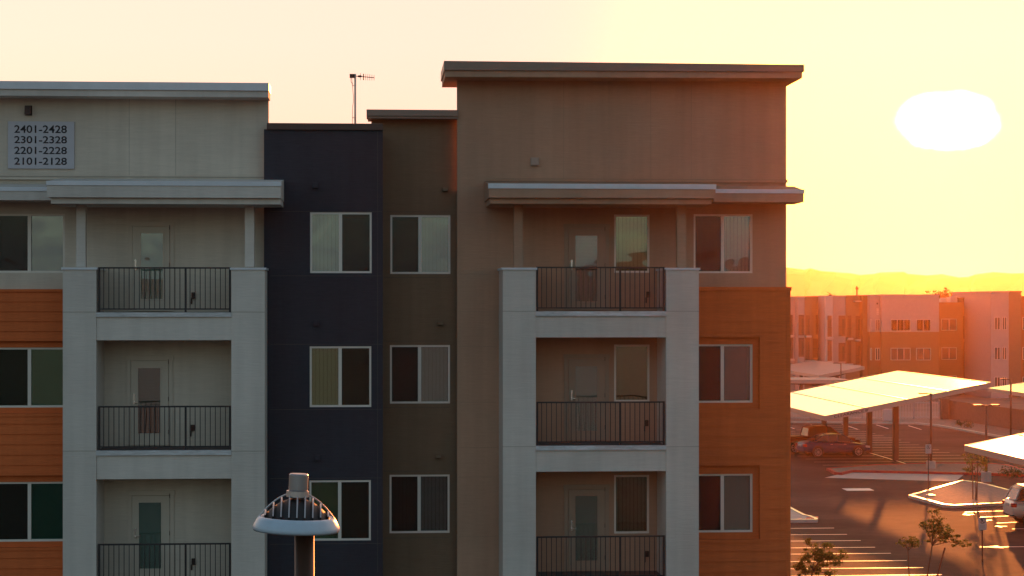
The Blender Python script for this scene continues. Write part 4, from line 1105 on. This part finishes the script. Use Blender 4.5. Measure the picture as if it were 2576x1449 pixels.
# ================================================================== FAR BUILDINGS
def fx(x): return 1972.2 + x*.2344
def fy_(y): return 637.3 + y*.2344
def far_section(root, x0, x1, ytop, Y, m, m2=None, ysplit=None, depth=14, name='wall'):
    X0, X1 = wx(fx(x0), Y), wx(fx(x1), Y); zt_ = wz(fy_(ytop), Y, fx((x0+x1)/2))
    b = MB()
    if ysplit:
        zs_ = wz(fy_(ysplit), Y, fx((x0+x1)/2)); b.box(X0, X1, Y, Y+depth, 0, zs_-.002, 1); b.box(X0, X1, Y-.06, Y+depth, zs_, zt_, 0)
        b.build(name, [m, m2], root)
    else:
        b.box(X0, X1, Y, Y+depth, 0, zt_); b.build(name, m, root)
    c = MB(); c.box(X0-.06, X1+.06, Y-.1, Y+depth+.05, zt_+.002, zt_+.12); c.build('coping', m, root)
def far_window(root, x0, x1, y0, y1, Y, cols=2, name='window', frame='f_white', mat_='f_glass', deep=.0):
    X0, X1 = wx(fx(x0), Y), wx(fx(x1), Y); z0, z1 = wz(fy_(y1), Y, fx(x0)), wz(fy_(y0), Y, fx(x0))
    f = .06; b = MB(); yy_ = Y-.09
    b.box(X0, X1, yy_, Y+.01, z0, z0+f); b.box(X0, X1, yy_, Y+.01, z1-f, z1)
    for k in range(cols+1):
        x = X0+(X1-X0)*k/cols; x = min(max(x, X0+f/2), X1-f/2); b.box(x-f/2, x+f/2, yy_-.002, Y+.01, z0+f, z1-f)
    w = b.build(name, M[frame], root)
    g = MB(); g.box(X0+f, X1-f, yy_+.03, yy_+.036, z0+f, z1-f); g.build('pane', M[mat_], w)
def far_balcony(root, x0, x1, y0, y1, Y, ledge=True, rail=True):
    X0, X1 = wx(fx(x0), Y), wx(fx(x1), Y); z0, z1 = wz(fy_(y1), Y, fx(x0)), wz(fy_(y0), Y, fx(x0))
    b = MB(); yy_ = Y-.08
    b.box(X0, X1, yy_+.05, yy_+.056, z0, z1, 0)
    w = b.build('balcony_opening', M['f_dark'], root)  # flat sheet, the opening's shade is only its dark colour
    g = MB(); xm = X0+(X1-X0)*.55; g.box(xm, X1-.12, yy_+.03, yy_+.045, z0+.2, z1-.4); g.build('pane', M['f_glass'], w)
    if rail:
        r_ = MB(); r_.box(X0, X1, yy_-.05, yy_-.02, z0+.98, z0+1.03); x = X0
        while x < X1: r_.box(x, x+.02, yy_-.045, yy_-.025, z0, z0+.98); x += .15
        r_.build('railing', M['rail'], w)
    if ledge:
        l_ = MB(); l_.box(X0-.1, X1+.1, yy_-.45, Y, z0-.22, z0-.02); l_.build('ledge', M['f_white'], w)
fb = empty('apartment_building', (wx(2180, 210), 215, 0), 'distant three storey apartment block with pale upper walls beyond the carports', 'building')
FY = 208
far_section(fb, -60, 150, 479, FY+4, M['f_pale']); far_section(fb, 150, 220, 477, FY+2.5, M['f_pale'])
far_section(fb, 220, 300, 474, FY+3, M['f_brown']); far_section(fb, 300, 443, 470, FY+5, M['f_brown'])
far_section(fb, 443, 525, 466, FY+1.5, M['f_white']); far_section(fb, 526, 660, 466, FY+2.5, M['f_pale'])
far_section(fb, 661, 845, 462, FY+3.2, M['f_brown']); far_section(fb, 846, 919, 464, FY+1.8, M['f_orange'])
far_section(fb, 920, 1049, 460, FY+.8, M['f_pale'], M['f_orange'], 843); far_section(fb, 1050, 1662, 453, FY, M['f_pale'], M['f_orange'], 843)
far_section(fb, 1664, 1904, 538, FY+3, M['f_orange']); far_section(fb, 1905, 2250, 486, FY+4.5, M['f_orange'])
b = MB(); b.box(wx(fx(1925), FY+4.5), wx(fx(2165), FY+4.5), FY+4.42, FY+4.47, wz(fy_(915), FY+4.5, 2450), wz(fy_(675), FY+4.5, 2450)); b.build('stairwell_opening', M['f_dark'], fb)  # flat dark sheets here and below paint the shade of a recess
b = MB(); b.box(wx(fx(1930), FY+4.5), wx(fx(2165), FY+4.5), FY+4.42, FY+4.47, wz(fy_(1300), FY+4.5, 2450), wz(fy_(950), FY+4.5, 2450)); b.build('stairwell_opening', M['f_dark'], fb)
for a in ((60,92,660,875,FY+4),(60,95,905,1130,FY+4),(156,215,660,880,FY+2.5),(156,215,905,1110,FY+2.5)): far_balcony(fb, *a, ledge=a[0] < 100)
for a in ((234,277,665,880,FY+3),(234,277,912,1145,FY+3)): far_balcony(fb, *a)
for a in ((340,438,660,870,FY+5),(310,438,915,1120,FY+5)): far_balcony(fb, *a, ledge=False)
for a in ((466,511,668,895,FY+1.5),(466,512,932,1155,FY+1.5)): far_balcony(fb, *a)
for a in ((585,658,668,890,FY+2.5),(585,658,960,1160,FY+2.5)): far_balcony(fb, *a, ledge=False)
for a in ((680,722,668,905,FY+3.2),(680,722,940,1180,FY+3.2),(768,824,670,920,FY+3.2),(768,825,955,1195,FY+3.2)): far_balcony(fb, *a)
for y0, y1 in ((708,835),(1015,1147),(1320,1450)):
    far_window(fb, 924, 942, y0, y1, FY+.8, 1); far_window(fb, 978, 1029, y0, y1, FY+.8, 2)
    far_window(fb, 1144, 1356, y0, y1, FY, 3); far_window(fb, 1417, 1574, y0, y1, FY, 2); far_window(fb, 1688, 1851, y0-6, y1-7, FY+3, 2)
b = MB(); 
for k in range(4): b.box(wx(fx(996), FY+.6), wx(fx(1020), FY+.6), FY+.68, FY+.72, wz(fy_(605+k*18), FY+.8, 2210), wz(fy_(592+k*18), FY+.8, 2210))
b.build('address_panel', M['f_white'], fb)
b = MB(); b.box(wx(fx(996), FY+.6), wx(fx(1006), FY+.6), FY+.55, FY+.72, wz(fy_(548), FY+.8, 2210), wz(fy_(530), FY+.8, 2210)); b.build('wall_lamp', M['darkmetal'], fb)
b = MB(); b.box(wx(fx(745), FY+3), wx(fx(842), FY+3), FY+2.4, FY+3.1, wz(fy_(520), FY+3, 2150), wz(fy_(508), FY+3, 2150)); b.build('canopy', M['f_white'], fb)
# rooftop units
def unit(x0, x1, y0, y1, Y, label):
    X0, X1 = wx(fx(x0), Y), wx(fx(x1), Y); z0, z1 = wz(fy_(y1), Y, fx(x0)), wz(fy_(y0), Y, fx(x0))
    b = MB(); b.box(X0, X1, Y, Y+1.6, z0, z1); b.box(X0-.04, X1+.04, Y-.04, Y+1.64, z1, z1+.05); b.tube(((X0+X1)/2, Y+.8, z1+.05), ((X0+X1)/2, Y+.8, z1+.14), min(.45,(X1-X0)*.4), None, 14)
    tag(b.build('rooftop_unit', M['equip']), label, 'air conditioner', 'air conditioning units on the far roof')
unit(1690, 1770, 490, 541, FY+8, 'left sunlit air conditioning unit on the low far roof')
unit(1790, 1890, 476, 541, FY+6, 'larger sunlit air conditioning unit on the low far roof, beneath the tree')
unit(2035, 2050, 468, 487, FY+9, 'narrow sunlit vent box standing on the orange far roof')
fc = empty('apartment_building', (wx(2550, 205), 212, 0), 'distant reddish apartment block at the right edge with taller flat roof', 'building')
far_section(fc, 2222, 2412, 418, 203, M['f_pale']); far_section(fc, 2413, 2545, 416, 205, M['f_brown']); far_section(fc, 2546, 2900, 470, 206.5, M['f_orange'])
for y0, y1 in ((683,822),(1005,1142),(1325,1450)):
    far_window(fc, 2256, 2319, y0, y1, 203, 2); far_window(fc, 2340, 2389, y0, y1, 203, 2); far_window(fc, 2560, 2640, y0, y1, 206.5, 2)
# palm, tree and mast behind
def palm(px, py_top, D_):
    p = DP(px, 770, D_); zt_ = CAM_H+(770-py_top)*D_/FOC; root = empty('palm_tree', (p.x, p.y, 0), 'palm tree crown showing above the far pale roofs', 'palm tree')
    t = MB(); t.tube((p.x, p.y, 0), (p.x, p.y, zt_-.9), .28, .2, 10); t.build('trunk', M['bark'], root)
    c = MB(); o_ = Vector((p.x, p.y, zt_-.9))
    for k in range(26):
        a = random.uniform(0, 6.28); el = random.uniform(-.5, 1.2); L = random.uniform(1.0, 1.5); prev = o_; dr = Vector((math.cos(a)*math.cos(el), math.sin(a)*math.cos(el), math.sin(el)))
        for s in range(5):
            nx = prev + dr*L/5; sd = dr.cross(Vector((0,0,1))).normalized()*(.20*(1-abs(s-1.5)/4))
            c.quad(prev-sd, nx-sd*.8, nx+sd*.8, prev+sd); prev = nx; dr = (dr+Vector((0,0,-.22))).normalized()
    c.build('crown', M['leaf_dark'], root)
palm(2094, 731, 245)
palm_c = DP(2108, 770, 250)
D_ = 260
p = DP(2370, 770, D_)
sapling((p.x, p.y, 0), [DP(px, py, D_+random.uniform(-1,1)) for px, py in ((2352,741),(2360,737),(2371,735),(2382,733),(2390,738),(2345,746),(2366,743),(2380,742),(2394,745))],
        'round bushy tree showing above the far roof beside sunlit rooftop units', 'leafy_tree', 1800, .12, .55, m='leaf_dark', trunk_r=.2, group='trees behind the far buildings', trunk_top=DP(2370, 775, D_))
p = DP(2155.5, 770, 240); b = MB(); b.tube((p.x, p.y, 0), (p.x, p.y, CAM_H+50*240/FOC), .13, .09, 8); b.box(p.x-.16, p.x+.16, p.y-.1, p.y+.1, CAM_H+2.0, CAM_H+2.25)
tag(b.build('mast', M['steel']), 'thin dark mast standing above the far pale roofs right of the palm', 'mast')

# ================================================================== HAZE
hz = MB(); hz.box(-2600, 2600, -2600, 2600, -2.0, 66.0)
hm = bpy.data.materials.new('evening_haze'); hm.use_nodes = True; n = hm.node_tree.nodes; n.clear()
o_ = n.new('ShaderNodeOutputMaterial'); pv = n.new('ShaderNodeVolumePrincipled')
pv.inputs['Color'].default_value = (.97,.50,.28,1); pv.inputs['Density'].default_value = .000078; pv.inputs['Anisotropy'].default_value = .88
hm.node_tree.links.new(pv.outputs[0], o_.inputs['Volume'])
tag(hz.build('haze', hm), kind='stuff')
